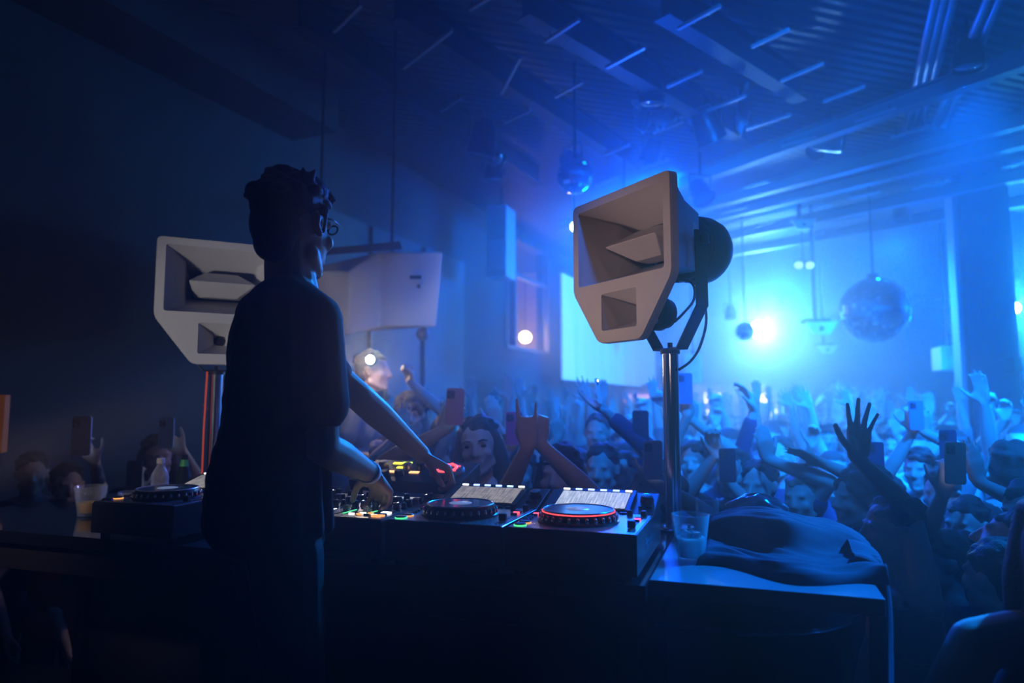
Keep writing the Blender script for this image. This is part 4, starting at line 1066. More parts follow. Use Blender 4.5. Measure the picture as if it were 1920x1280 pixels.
def person(head_top, face, arms=(), label='', group=None, shirt=0, hair='short', vox=.008, k=None, skin=None, hairm=None, lean=(0, 0), sleeve=.55, name='person',
           head_up=(0, 0, 1), head_face=None, floor=0.0, tank=False, hipd=None, eyes=False, cap=False):
    """head_top world point; face body facing angle from +X (radians) or vector; arms: list of dict(w, d, n, pose, pole, side)"""
    ht = Vector(head_top); H = ht.z - floor; s = H / 1.75 if k is None else k
    F = Vector(face).normalized() if not isinstance(face, (int, float)) else Vector((math.cos(face), math.sin(face), 0)); F.z = 0; F.normalize()
    Rr = F.cross(Vector((0, 0, 1)))
    hf = Vector(head_face) if head_face is not None else F
    root = Vector((ht.x, ht.y, floor))
    T = empty(name, root, 0, label, 'person', group)
    ht = ht - root
    hu = Vector(head_up).normalized()
    hc = ht - hu * .112 * s
    nb = hc - hu * .09 * s - hf.normalized() * .03 * s
    nk = Vector((hc.x - F.x * .035 * s - lean[0] * .1, hc.y - F.y * .035 * s - lean[1] * .1, ht.z - .285 * s))
    hz = ht.z; shz = ht.z - .315 * s
    hipc = Vector((nk.x - lean[0], nk.y - lean[1], H * .50))
    chest = nk * .72 + hipc * .28; waist = nk * .38 + hipc * .62
    sw = .178 * s
    QF = Matrix((Rr, F, Vector((0, 0, 1)))).transposed()
    b = Body(); SK = 0; PT = 1
    L, Q = head(b, hc, hf, hu, s, 0, True)
    b.cap(nb, .050 * s, nk + Vector((0, 0, -.02)), .058 * s, 0)
    SR = nk + Rr * sw + Vector((0, 0, -.045 * s)); SL = nk - Rr * sw + Vector((0, 0, -.045 * s))
    b.cap(nk + Rr * .05 * s, .05 * s, SR, .050 * s); b.cap(nk - Rr * .05 * s, .05 * s, SL, .050 * s)
    b.el(chest, (.150 * s, .100 * s, .165 * s), QF); b.el(waist, (.128 * s, .092 * s, .16 * s), QF); b.el(hipc, (.152 * s, .105 * s, .12 * s), QF, PT)
    for q_ in (-1, 1):
        hp = hipc + Rr * q_ * .085 * s + Vector((0, 0, -.05 * s)); kn = Vector((hp.x + F.x * .03, hp.y + F.y * .03, H * .28)); an = Vector((hp.x - F.x * .02 + Rr.x * q_ * .02, hp.y - F.y * .02 + Rr.y * q_ * .02, .075 * s))
        b.cap(hp, .085 * s, kn, .056 * s, PT); b.cap(kn, .055 * s, an, .038 * s, PT); b.cap(an + Vector((0, 0, -.038 * s)), .035 * s, an + F * .14 * s + Vector((0, 0, -.045 * s)), .028 * s, PT)
    A = {}
    spec = {}
    for a in arms: spec[a.get('arm', 'R')] = a
    shp = []
    for key, S, sg in (('R', SR, 1), ('L', SL, -1)):
        a = spec.get(key)
        if a is None:
            W = S + Rr * sg * .06 * s + F * .10 * s + Vector((0, 0, -.50 * s)); a = dict(pole=-F * .6 + Rr * sg, d=(F * .3 + Vector((0, 0, -1))), n=-Rr * sg, pose='relax')
        else: W = Vector(a['w']) - root
        if S.z < W.z: S2 = S + Vector((0, 0, .035 * s)) - Rr * sg * .02 * s
        else: S2 = S
        reach = .565 * s
        gap = (W - S2).length - reach
        if gap > .02: print('REACH', label[:40], key, round(gap, 2))
        el, Wr = ik(S2, W, .295 * s, .270 * s, a.get('pole', (0, 0, -1)))
        if gap > .02: Wr = W if gap < .10 else Wr
        b.cap(S2, .050 * s, el * .45 + S2 * .55, .047 * s); b.cap(el * .45 + S2 * .55, .047 * s, el, .036 * s)
        m1 = el * .72 + Wr * .28; b.cap(el, .036 * s, m1, .039 * s); b.cap(m1, .039 * s, Wr, .0245 * s)
        hs = a.get('hs', 1.0) * s
        sd = a.get('side', 1)
        b.cap(Wr, .0245 * s, Wr + Vector(a['d']).normalized() * .012, .020 * s)
        hand(b, Wr, a['d'], a['n'], sd, a.get('pose', 'open'), hs * 1.02)
        shp.append((S2, el, Wr)); A[key] = (Wr + root, el + root)
    body = b.fuse('body', [skin or M_skin, M_pants], vox, 2, T)
    # shirt
    if shirt is not None:
        c_ = Body(); e = .012 * s
        if not tank:
            c_.cap(nk + Rr * .07 * s + Vector((0, 0, -.018)), .046 * s + e, SR, .050 * s + e); c_.cap(nk - Rr * .07 * s + Vector((0, 0, -.018)), .046 * s + e, SL, .050 * s + e)
        c_.el(chest, (.150 * s + e, .100 * s + e, .165 * s + (e if not tank else -.03)), QF); c_.el(waist, (.128 * s + e * 1.8, .092 * s + e * 2, .17 * s), QF); c_.el(hipc + Vector((0, 0, .03)), (.152 * s + e * 1.5, .105 * s + e * 1.8, .115 * s), QF)
        if not tank:
            for (S2, el, Wr) in shp:
                if sleeve <= 1: pe = S2 + (el - S2) * sleeve; c_.cap(S2, .052 * s + e, pe, .046 * s + e * 1.4)
                else: c_.cap(S2, .052 * s + e, el, .038 * s + e); pe = el + (Wr - el) * (sleeve - 1); c_.cap(el, .038 * s + e, pe, .030 * s + e)
        else:
            for q_ in (-1, 1): c_.cap(nk + Rr * q_ * .09 * s + Vector((0, 0, -.01)), .02, chest + Rr * q_ * .08 * s + F * .06 * s, .03)
        c_.fuse('shirt', [M_shirt[shirt]], max(vox, .009) * 1.1, 3, T, tags=False)
    # hair
    if hair:
        c_ = Body(); hq = Matrix((Q.col[0], Q.col[1], Q.col[2])).transposed() if False else Q
        rng = random.Random(hash(label) % 1000 if False else len(label) * 7 + int(abs(ht.z) * 1000))
        c_.el(L(0, -.026, .040), (.082 * s, .094 * s, .080 * s), Q)
        c_.el(L(0, -.062, -.010), (.068 * s, .052 * s, .070 * s), Q)
        for i in range(26):
            a = rng.uniform(0, 2 * math.pi); e_ = rng.uniform(.1, 1.4)
            c_.el(L(.072 * math.cos(a) * math.cos(e_), -.026 + .084 * math.sin(a) * math.cos(e_), .045 + .072 * math.sin(e_)), (.022 * s, .026 * s, .016 * s), Q)
        if hair in ('long', 'bob'):
            ln = -.30 if hair == 'long' else -.12
            for q_ in (-1, 1):
                c_.cap(L(q_ * .066, -.005, .03), .030 * s, L(q_ * .088, -.015, -.08), .034 * s)
                c_.cap(L(q_ * .088, -.015, -.08), .034 * s, L(q_ * .095, -.005, ln), .028 * s)
                c_.cap(L(q_ * .05, -.06, 0), .045 * s, L(q_ * .06, -.055, ln * .95), .040 * s)
            c_.cap(L(0, -.075, 0), .05 * s, L(0, -.07, ln), .045 * s)
        elif hair == 'bun':
            c_.el(L(0, -.10, .09), (.04 * s, .04 * s, .04 * s), Q)
        elif hair == 'curly':
            for i in range(46):
                a = rng.uniform(0, 2 * math.pi); e_ = rng.uniform(-.3, 1.5)
                c_.el(L(.095 * math.cos(a) * math.cos(e_), -.035 + .095 * math.sin(a) * math.cos(e_), .045 + .09 * math.sin(e_)), (.028 * s,) * 3, Q)
        c_.fuse('hair', [hairm or M_hair], max(vox, .008), 1, T, tags=False)
    if cap:
        q = MB(); 
        prof = [(.092 * s, 0), (.094 * s, .02 * s), (.086 * s, .055 * s), (.055 * s, .085 * s), (.01 * s, .094 * s)]
        q.lathe(prof, L(0, -.01, .045), hu, 24); q.bbox(L(0, .105, .050), (.13 * s, .09 * s, .008 * s), .003, Q); q.build('baseball_cap', M_shirt[0], T, True)
    if eyes:
        for q_ in (-1, 1):
            q = MB(); q.ell(L(q_ * .032, .078, .000), (.013 * s, .009 * s, .006 * s), Q); q.build('eye', mat('eye_dark', (.02, .015, .012), .2), T, True)
            q = MB(); q.tube([L(q_ * .016, .090, .019), L(q_ * .034, .0905, .025), L(q_ * .050, .080, .019)], .003 * s, 6); q.build('eyebrow', hairm or M_hair, T, True)
        q = MB(); q.tube([L(-.020, .0885, -.064), L(0, .0955, -.068), L(.020, .0885, -.064)], .0042 * s, 6); q.build('mouth', mat('lips', (.22, .05, .05), .4), T, True)
    return T, A
UPV = Vector((0, 0, 1))
# ---------------------------------------------------------------- the DJ
def make_dj():
    root = Vector((-.60, 1.70, STAGE))
    T = empty('person', root, 0, 'man in a black t-shirt leaning over the mixer, dark hair and eyeglasses, seen from behind', 'person')
    def W(px, py, Y): return P(px, py, Y) - root
    F = Vector((math.sin(R(58)), math.cos(R(58)), 0)); Rr = F.cross(UPV)
    s = 1.04
    b = Body()
    hf = Vector((math.sin(R(23)), math.cos(R(23)), .04)); hu = Vector((.05, .0, 1))
    hc = W(553, 425, 1.75)
    L, Q = head(b, hc, hf, hu, s * 1.05, 0, True)
    nk = W(540, 542, 1.77)
    b.cap(L(0, -.025, -.05), .056, nk + Vector((0, 0, .01)), .060)
    b.cap(L(0, -.005, -.06), .045, nk + F * .03, .050)
    SR = W(592, 602, 1.64); SL = W(487, 592, 1.88)
    b.cap(nk, .060, SR, .052); b.cap(nk, .060, SL, .052)
    b.cap(nk + F * .02, .05, (SR + SL) / 2 + UPV * -.02, .09)
    chest = W(532, 680, 1.76); waist = W(520, 830, 1.73); hip = W(518, 985, 1.72)
    QF = Matrix((Rr, F, UPV)).transposed()
    b.el(chest, (.165, .115, .20), QF); b.el(waist, (.140, .105, .20), QF); b.el(hip, (.160, .118, .13), QF, 1)
    for q_ in (-1, 1):
        hp = hip + Rr * q_ * .088 + Vector((0, 0, -.05)); kn = Vector((hp.x + F.x * .04 + Rr.x * q_ * .02, hp.y + F.y * .04 + Rr.y * q_ * .02, .50)); an = Vector((kn.x - F.x * .05, kn.y - F.y * .05, .085))
        b.cap(hp, .090, kn, .060, 1); b.cap(kn, .060, an, .042, 1); b.cap(an + Vector((0, 0, -.03)), .042, an + F * .16 + Vector((0, 0, -.048)), .032, 1)
    # right arm (near): hangs, forearm reaches to the mixer
    eR = W(604, 838, 1.64); wR = W(698, 888, 1.955)
    l = (eR - SR).length; print('DJ upper R', round(l, 3), 'fore', round((wR - eR).length, 3))
    b.cap(SR, .055, SR * .5 + eR * .5, .050); b.cap(SR * .5 + eR * .5, .050, eR, .040)
    m1 = eR * .7 + wR * .3; b.cap(eR, .041, m1, .043); b.cap(m1, .043, wR, .026)
    dR = (W(716, 935, 2.05) - wR); hand(b, wR, dR + Vector((.02, .05, -.03)), Vector((-.35, -.25, -1)), 1, 'claw', 1.06)
    # left arm (far): long reach to the effects unit
    wL = W(792, 852, 2.28); eL = W(672, 742, 2.02)
    print('DJ upper L', round((eL - SL).length, 3), 'fore', round((wL - eL).length, 3))
    b.cap(SL, .055, SL * .5 + eL * .5, .051); b.cap(SL * .5 + eL * .5, .051, eL, .043)
    m1 = eL * .72 + wL * .28; b.cap(eL, .043, m1, .044); b.cap(m1, .044, wL, .028)
    dL = Vector((.75, .10, -.42)); hand(b, wL, dL, Vector((-.45, -.15, -1)), -1, 'claw', 1.10)
    b.fuse('body', [M_skinDJ, M_pants], .0046, 3, T)
    # t-shirt: loose, boxy, with half sleeves and folds
    c_ = Body()
    c_.cap(nk + UPV * -.018, .066, SR + UPV * .003, .066); c_.cap(nk + UPV * -.018, .066, SL + UPV * .003, .066)
    c_.cap(nk + UPV * -.005, .060, nk + UPV * -.06, .10)
    c_.el(chest + UPV * .02, (.188, .138, .21), QF)
    for k in range(9):
        f_ = k / 8; cc = chest * (1 - f_) + (hip + UPV * .02) * f_ ; c_.el(cc - F * .006 * k, (.176 + .004 * math.sin(k * 2.1), .128 + .005 * math.sin(k * 1.3), .10), QF)
    c_.cap(SR, .066, SR + (eR - SR) * .40, .069); c_.cap(SR + (eR - SR) * .40, .069, SR + (eR - SR) * .66, .072)
    c_.cap(SL, .066, SL + (eL - SL) * .45, .064); c_.cap(SL + (eL - SL) * .45, .064, SL + (eL - SL) * .72, .060)
    for k in range(12):
        a = k * .52; p = chest * .3 + hip * .7 + Rr * (.14 * math.cos(a)) + F * (.11 * math.sin(a)); c_.cap(p + UPV * .14, .008, p + UPV * -.12 + Rr * .02, .022)
    c_.fuse('t_shirt', [mat('dj_tee', (.010, .010, .013), .85, bump=.1, bscale=400)], .007, 4, T, tags=False)
    # hair: volume swept up over the forehead, short at the nape
    h = Body(); rng = random.Random(5)
    h.el(L(0, -.030, .046), (.084, .104, .080), Q); h.el(L(0, -.066, -.004), (.070, .056, .078), Q)
    h.el(L(0, .022, .094), (.066, .070, .040), Q); h.el(L(0, -.070, -.050), (.056, .040, .050), Q)
    for i in range(40):
        a = rng.uniform(0, 2 * math.pi); e_ = rng.uniform(.15, 1.45)
        c = L(.070 * math.cos(a) * math.cos(e_), -.024 + .090 * math.sin(a) * math.cos(e_), .048 + .066 * math.sin(e_))
        h.el(c, (.026, .036, .014), Q @ Euler((rng.uniform(-.6, .6), 0, rng.uniform(-1, 1))).to_matrix())
    for i in range(16):                                          # tufts falling over the forehead
        x = rng.uniform(-.055, .055); p = L(x, .062 + rng.uniform(-.01, .01), .100); q_ = L(x * 1.1 + rng.uniform(-.012, .012),   .088 + rng.uniform(-.008, .010), .066 + rng.uniform(-.015, .03))
        h.cap(p, .013, q_, .006)
    for i in range(14):
        a = rng.uniform(0, 2 * math.pi); r_ = rng.uniform(.02, .07); p = L(r_ * math.cos(a), -.01 + r_ * math.sin(a), .108); h.cap(p, .012, p + (Q @ Vector((rng.uniform(-.02, .02), rng.uniform(-.005, .035), rng.uniform(.004, .022)))), .004)
    for q_ in (-1, 1): h.cap(L(q_ * .076, .012, .04), .012, L(q_ * .076, .010, -.012), .007)
    h.fuse('hair', [M_hairDJ], .0042, 5, T, tags=False)
    # eyeglasses
    g = MB()
    for q_ in (-1, 1):
        g.tube([L(q_ * .082, -.02, .016), L(q_ * .080, .04, .020), L(q_ * .060, .096, .016)], .0026, 6)
        pts = [L(q_ * (.036 + .019 * math.cos(a)), .097 - .006 * math.cos(a), .008 + .011 * math.sin(a)) for a in [k * math.pi / 8 for k in range(17)]]
        g.tube(pts, .0028, 6)
    g.tube([L(-.014, .104, .010), L(0, .110, .013), L(.014, .104, .010)], .0024, 6)
    g.build('eyeglasses', M_black, T, True)
    # white paper wristband on the right wrist, dark strap behind it
    d = (wR - eR).normalized(); q = MB(); q.lathe([(.0300, -.013), (.0290, .013)], wR - d * .022, d, 32, cap=False); q.lathe([(.0290, .013), (.0300, -.013)], wR - d * .022, d, 32, cap=False)
    o = q.build('wristband', mat('paper_band', (.6, .6, .7), .5), T, True); m_ = o.modifiers.new('s', 'SOLIDIFY'); m_.thickness = .0015
    q = MB(); q.lathe([(.0310, -.004), (.0322, 0), (.0310, .004)], wR - d * .045, d, 28, cap=False); q.build('black_bracelet', M_rubber, T, True)
    q = MB(); q.ell(L(.088, -.012, -.022), (.004, .004, .004)); q.build('ear_stud', M_chrome, T, True)
    # belt line
    return T
make_dj()
# ---------------------------------------------------------------- people close to the booth, each posed
PLACED = []
def V2(dx, dy, dz=0.0): return Vector((dx, dz, -dy))      # picture-like direction: right, down, away
CAMW = Vector((0, -1, 0)); AWAY = Vector((0, 1, 0))
def arm(which, px, py, Y, d, n=CAMW, pose='open', side=1, pole=(0, 0, -1), hs=1.0):
    return dict(arm=which, w=P(px, py, Y), d=V2(*d) if len(d) == 2 else V2(d[0], d[1], d[2]), n=Vector(n), pose=pose, side=side, pole=Vector(pole), hs=hs)
def guy(px, py, Y, label, arms=(), face=None, floor=0.0, **kw):
    ht = P(px, py, Y); PLACED.append((ht.x, ht.y, .40))
    if face is None: face = (Vector((-.35, 1.4, 0)) - Vector((ht.x, ht.y, 0))).normalized()
    H = ht.z - floor; kw.setdefault('k', max(.90, min(1.04, H / 1.75)))
    return person(ht, face, arms, label, floor=floor, **kw)
def ph(px, py, Y, color, label, up=(0, 0, 1), back=(0, -1, 0), **kw): return phone(P(px, py, Y), up, back, color, label, **kw)

# left of the man in black
guy(128, 872, 3.50, 'person in a red top behind the left table end filming with one raised hand', [arm('L', 180, 868, 3.20, (-.55, -.8, -.1), AWAY, 'grip', -1, (1, 0, -1))], shirt=6, sleeve=.5)
ph(153, 817, 3.16, (.42, .40, .62), 'lilac phone with three lenses held up at the far left above the amber drink', s=1.2)
guy(298, 818, 3.75, 'long-haired person hiding behind a blue phone beside the left speaker pole', [arm('L', 342, 846, 3.45, (-.7, -.55, -.1), AWAY, 'grip', -1, (1, 0, -1))], shirt=3, hair='long')
ph(312, 812, 3.38, (.30, .45, .70), 'small blue phone held over the water bottle')
ph(252, 892, 3.36, (.05, .05, .07), 'dark phone with pale lens just left of the water bottle')
guy(232, 920, 3.6, 'person low behind the left player raising a dark phone', [arm('L', 262, 925, 3.42, (-.2, -1, -.1), AWAY, 'grip', -1, (1, 0, -1))], shirt=0)
guy(62, 852, 3.75, 'person at the far left edge looking down with blue light on the forehead', [], face=(.6, -.8, 0), shirt=3)
# behind the mixer, up on the riser by the wall
RZ = .42
C1 = guy(697, 660, 4.2, 'person in a pale grey shirt with a bright flash at the forehead, seen in profile', [arm('R', 716, 858, 3.86, (-.35, -.8, -.1), (.3, -1, 0), 'fist', -1, (-1, 0, -1))], face=(.98, -.15, 0), floor=RZ, shirt=1, head_up=(-.12, 0, 1))
C2 = guy(771, 745, 4.05, 'person punching a fist up beside the flash-lit profile', [arm('L', 770, 716, 3.85, (-.15, -1), (-.6, -.8, 0), 'fist', 1, (1, 0, -.6)), arm('R', 752, 812, 3.7, (.12, -1), (0, -1, 0), 'open', 1, (-1, 0, -1))], floor=.28, shirt=0, hair='curly')
C3 = guy(893, 783, 2.92, 'smiling long-haired woman facing the booth, filming with a pink phone', [arm('R', 833, 806, 2.86, (.42, -1, -.05), (.35, .9, 0), 'grip', 1, (-1, 0, -1))], shirt=0, hair='long', vox=.0065, eyes=True, tank=True,
         skin=mat('skin_light', (.60, .42, .35), .5), head_up=(-.10, 0, 1), hairm=mat('hair_brown', (.05, .028, .018), .5, bump=.4, bscale=160))
ph(853, 762, 2.80, (.75, .30, .30), 'pink phone held up by the smiling woman', up=(.05, 0, 1))
guy(948, 858, 3.5, 'person hidden behind the smiling woman, one limp hand raised above her', [arm('L', 929, 796, 3.35, (-.18, -1), (.1, 1, 0), 'relax', 1, (1, 0, -1))], shirt=3)
guy(975, 842, 3.35, 'person filming with a red phone between two raised hands', [arm('R', 962, 838, 3.16, (.05, -1, -.1), (0, 1, 0), 'grip', 1, (-1, 0, -1))], shirt=0, hair='long')
ph(964, 803, 3.12, (.70, .05, .14), 'red phone held up behind the left of the two right players')
C6 = guy(1050, 836, 2.72, 'dark-haired person holding two joined forearms up, black hair tie on one wrist', [arm('R', 991, 836, 2.42, (-.05, -1, 0), (.2, 1, 0), 'horns', 1, (-1, -.2, -1)), arm('L', 1012, 832, 2.46, (-.05, -1, 0), (-.3, 1, 0), 'fist', -1, (1, 0, -1))], shirt=0, hair='bob', vox=.0065,
         skin=mat('skin_light', (.60, .42, .35), .5))
q = MB(); w_ = P(1016, 870, 2.46); q.lathe([(.031, -.003), (.033, 0), (.031, .003)], w_, V2(-.1, -1), 24, cap=False); tag(q.build('hair_tie', M_rubber, None, True), 'thin black hair tie around the raised forearm behind the players', 'hair tie')
guy(1082, 846, 3.6, 'dark silhouetted person pointing one finger at the roof', [arm('R', 1046, 822, 3.45, (-.12, -1), (0, 1, 0), 'point', -1, (-1, 0, -1))], shirt=0)
guy(1128, 836, 3.3, 'person in a dark long sleeve waving a hand with a small white light', [arm('L', 1140, 776, 3.2, (-.75, -.5), (0, -.3, 1), 'open', 1, (1, 0, -1))], shirt=3, sleeve=1.8)
ph(1122, 733, 3.16, (.8, .85, .9), 'slim phone with its torch on in the waving dark-sleeved hand', up=(-.15, 0, 1), back=(.9, -.3, 0), flashlight=True, s=.8)
guy(1170, 850, 3.45, 'person in black holding a dark phone level with both eyes, left of the pole', [arm('L', 1196, 838, 3.2, (.08, -1), (0, 1, 0), 'grip', 1, (1, 0, -1))], shirt=0, sleeve=1.7)
guy(1120, 778, 4.5, 'person in a bright lime green top behind the waving dark sleeve', [], shirt=4)
ph(1201, 800, 3.16, (.03, .03, .05), 'dark phone with a pale strip left of the right speaker pole')
guy(1212, 885, 2.9, 'person crouching by the right pole filming with a mauve phone', [arm('L', 1222, 902, 2.72, (.05, -1), (0, 1, 0), 'grip', 1, (1, 0, -1))], shirt=6, hair='short')
ph(1224, 862, 2.68, (.40, .28, .36), 'mauve phone half hidden behind the right speaker pole')
guy(1300, 830, 3.9, 'person just right of the pole stretching a phone high with both hands', [arm('R', 1289, 778, 3.72, (-.05, -1), (.2, 1, 0), 'grip', 1, (-1, 0, -1)), arm('L', 1300, 790, 3.74, (-.1, -1), (-.3, 1, 0), 'grip', -1, (1, 0, -1))], shirt=3)
ph(1284, 728, 3.68, (.10, .22, .5), 'tall blue phone stretched highest, right of the pole', s=1.1)
guy(1462, 822, 4.1, 'person in a dark sleeve reaching a bent wrist far above the crowd', [arm('R', 1414, 768, 4.0, (-.35, -.95), (-.6, 0, -1), 'flop', 1, (-1, 0, -1), 1.15)], shirt=3, sleeve=1.7)
guy(1372, 846, 3.35, 'person with a clawed hand and an upright black phone', [arm('R', 1340, 852, 3.15, (-.1, -1), (0, -1, .2), 'claw', -1, (-1, 0, -1)), arm('L', 1368, 905, 3.1, (-.05, -1), (0, 1, 0), 'grip', -1, (1, 0, -1))], shirt=0)
ph(1364, 872, 3.08, (.02, .03, .06), 'upright black phone in front of the clawed hand')
guy(1420, 866, 3.15, 'person raising one relaxed hand in front of the upright black phone', [arm('L', 1440, 862, 3.0, (-.15, -1), (0, 1, .1), 'relax', -1, (1, 0, -1))], shirt=3)
guy(1502, 888, 3.0, 'person with blurred pale hair holding a flat hand out to the left', [arm('L', 1542, 868, 2.9, (-.9, -.45), (-.2, -.4, -1), 'open', -1, (1, 0, -1))], shirt=5, hair='short', hairm=mat('hair_fair', (.28, .22, .15), .6))
# right of the jacket
C16 = guy(1668, 932, 2.32, 'woman in profile throwing a wide open hand up beside the jacket', [arm('L', 1606, 858, 2.28, (.17, -1, .02), (.1, -1, 0), 'spread', -1, (1, .1, -1), 1.14)], face=(-1, .12, 0), shirt=0, tank=True, vox=.0055, hair='short', skin=mat('skin_brown', (.40, .22, .18), .5))
guy(1606, 884, 2.75, 'person with curly hair in profile behind the jacket', [], face=(-1, -.1, 0), shirt=3, hair='curly')
guy(1722, 842, 3.7, 'person stretching a phone up with both arms, right of the wide open hand', [arm('R', 1712, 808, 3.55, (.0, -1), (0, 1, 0), 'grip', 1, (-1, 0, -1)), arm('L', 1734, 812, 3.55, (-.1, -1), (0, 1, 0), 'grip', -1, (1, 0, -1))], shirt=5)
ph(1718, 778, 3.5, (.08, .2, .45), 'blue-lit phone held by two stretched arms right of the wide open hand')
ph(1641, 862, 2.9, (.02, .04, .10), 'dark phone edge right behind the raised bare arm')
guy(1655, 895, 3.1, 'person hidden behind the bare arm holding a dark phone', [arm('R', 1643, 900, 2.94, (.0, -1), (0, 1, 0), 'grip', 1, (-1, 0, -1))], shirt=0)
guy(1806, 935, 2.70, 'person framing a copper phone with both hands, near the right edge', [arm('R', 1768, 925, 2.5, (.32, -1), (.2, 1, 0), 'grip', 1, (-1, 0, -1)), arm('L', 1836, 905, 2.52, (-.18, -1), (-.2, 1, 0), 'open', -1, (1, 0, -1))], shirt=0, sleeve=.5, vox=.007)
ph(1791, 868, 2.47, (.42, .22, .18), 'copper phone with a dark camera square framed by two hands', up=(.04, 0, 1))
guy(1762, 884, 3.2, 'person behind the copper phone lifting a black phone', [arm('L', 1790, 868, 3.05, (-.2, -1), (0, 1, 0), 'grip', -1, (1, 0, -1))], shirt=3)
ph(1778, 838, 3.0, (.02, .03, .07), 'black phone just above and left of the copper phone')
guy(1893, 829, 3.0, 'round dark-haired head near the right edge turned from the booth', [], face=(.5, .9, 0), shirt=0)
guy(1916, 955, 2.05, 'person with head tipped back looking up at the right edge', [], face=(-.75, .65, 0), shirt=0, head_up=(.35, .1, 1), vox=.006, head_face=(-.75, .6, .35))
guy(1920, 905, 2.45, 'person in a grey top at the right edge, behind the upturned profile', [], shirt=1)
guy(1995, 905, 1.42, 'woman in a black tank top with bare shoulder cut by the bottom right corner', [], face=(.35, .9, 0), shirt=0, tank=True, hair='long', vox=.0055, k=1.0)
guy(1865, 1015, 1.95, 'person in a dark long-sleeved top leaning in below the upturned profile', [], face=(-.3, .9, 0), shirt=0, sleeve=1.8)
guy(1760, 1000, 2.6, 'dark-haired person low in the gap right of the bare arm', [], face=(-.9, .1, 0), shirt=3, hair='bun')

# riser by the left wall
q = MB(); rot = Matrix.Rotation(-PHI, 3, 'Z'); c = P(735, 800, 4.35)
q.box((c.x, c.y, .139), (1.3, 1.5, .278), rot); tag(q.build('floor_riser', M_dark), kind='structure')
c = P(690, 800, 4.3); q = MB(); q.box((c.x, c.y, RZ / 2 + .14), (.46, .6, RZ - .282), rot); tag(q.build('floor_step', M_dark), kind='structure')
# flash on the forehead of the shouting man
hp_ = FLASH
F_ = empty('head_torch', hp_, 0, 'white-hot flash lamp shining above the profile in the pale grey shirt', 'lamp')
q = MB(); q.ell((0, 0, 0), (.024, .024, .024)); q.build('lens', mat('flash_lens', (1, 1, 1), .5, emit=(1, .93, .82), strength=90), F_, True)
q = MB(); q.lathe([(.026, .0), (.028, .03), (.022, .045)], (0, .004, 0), (0, 1, 0), 20); q.build('housing', M_black, F_, True)

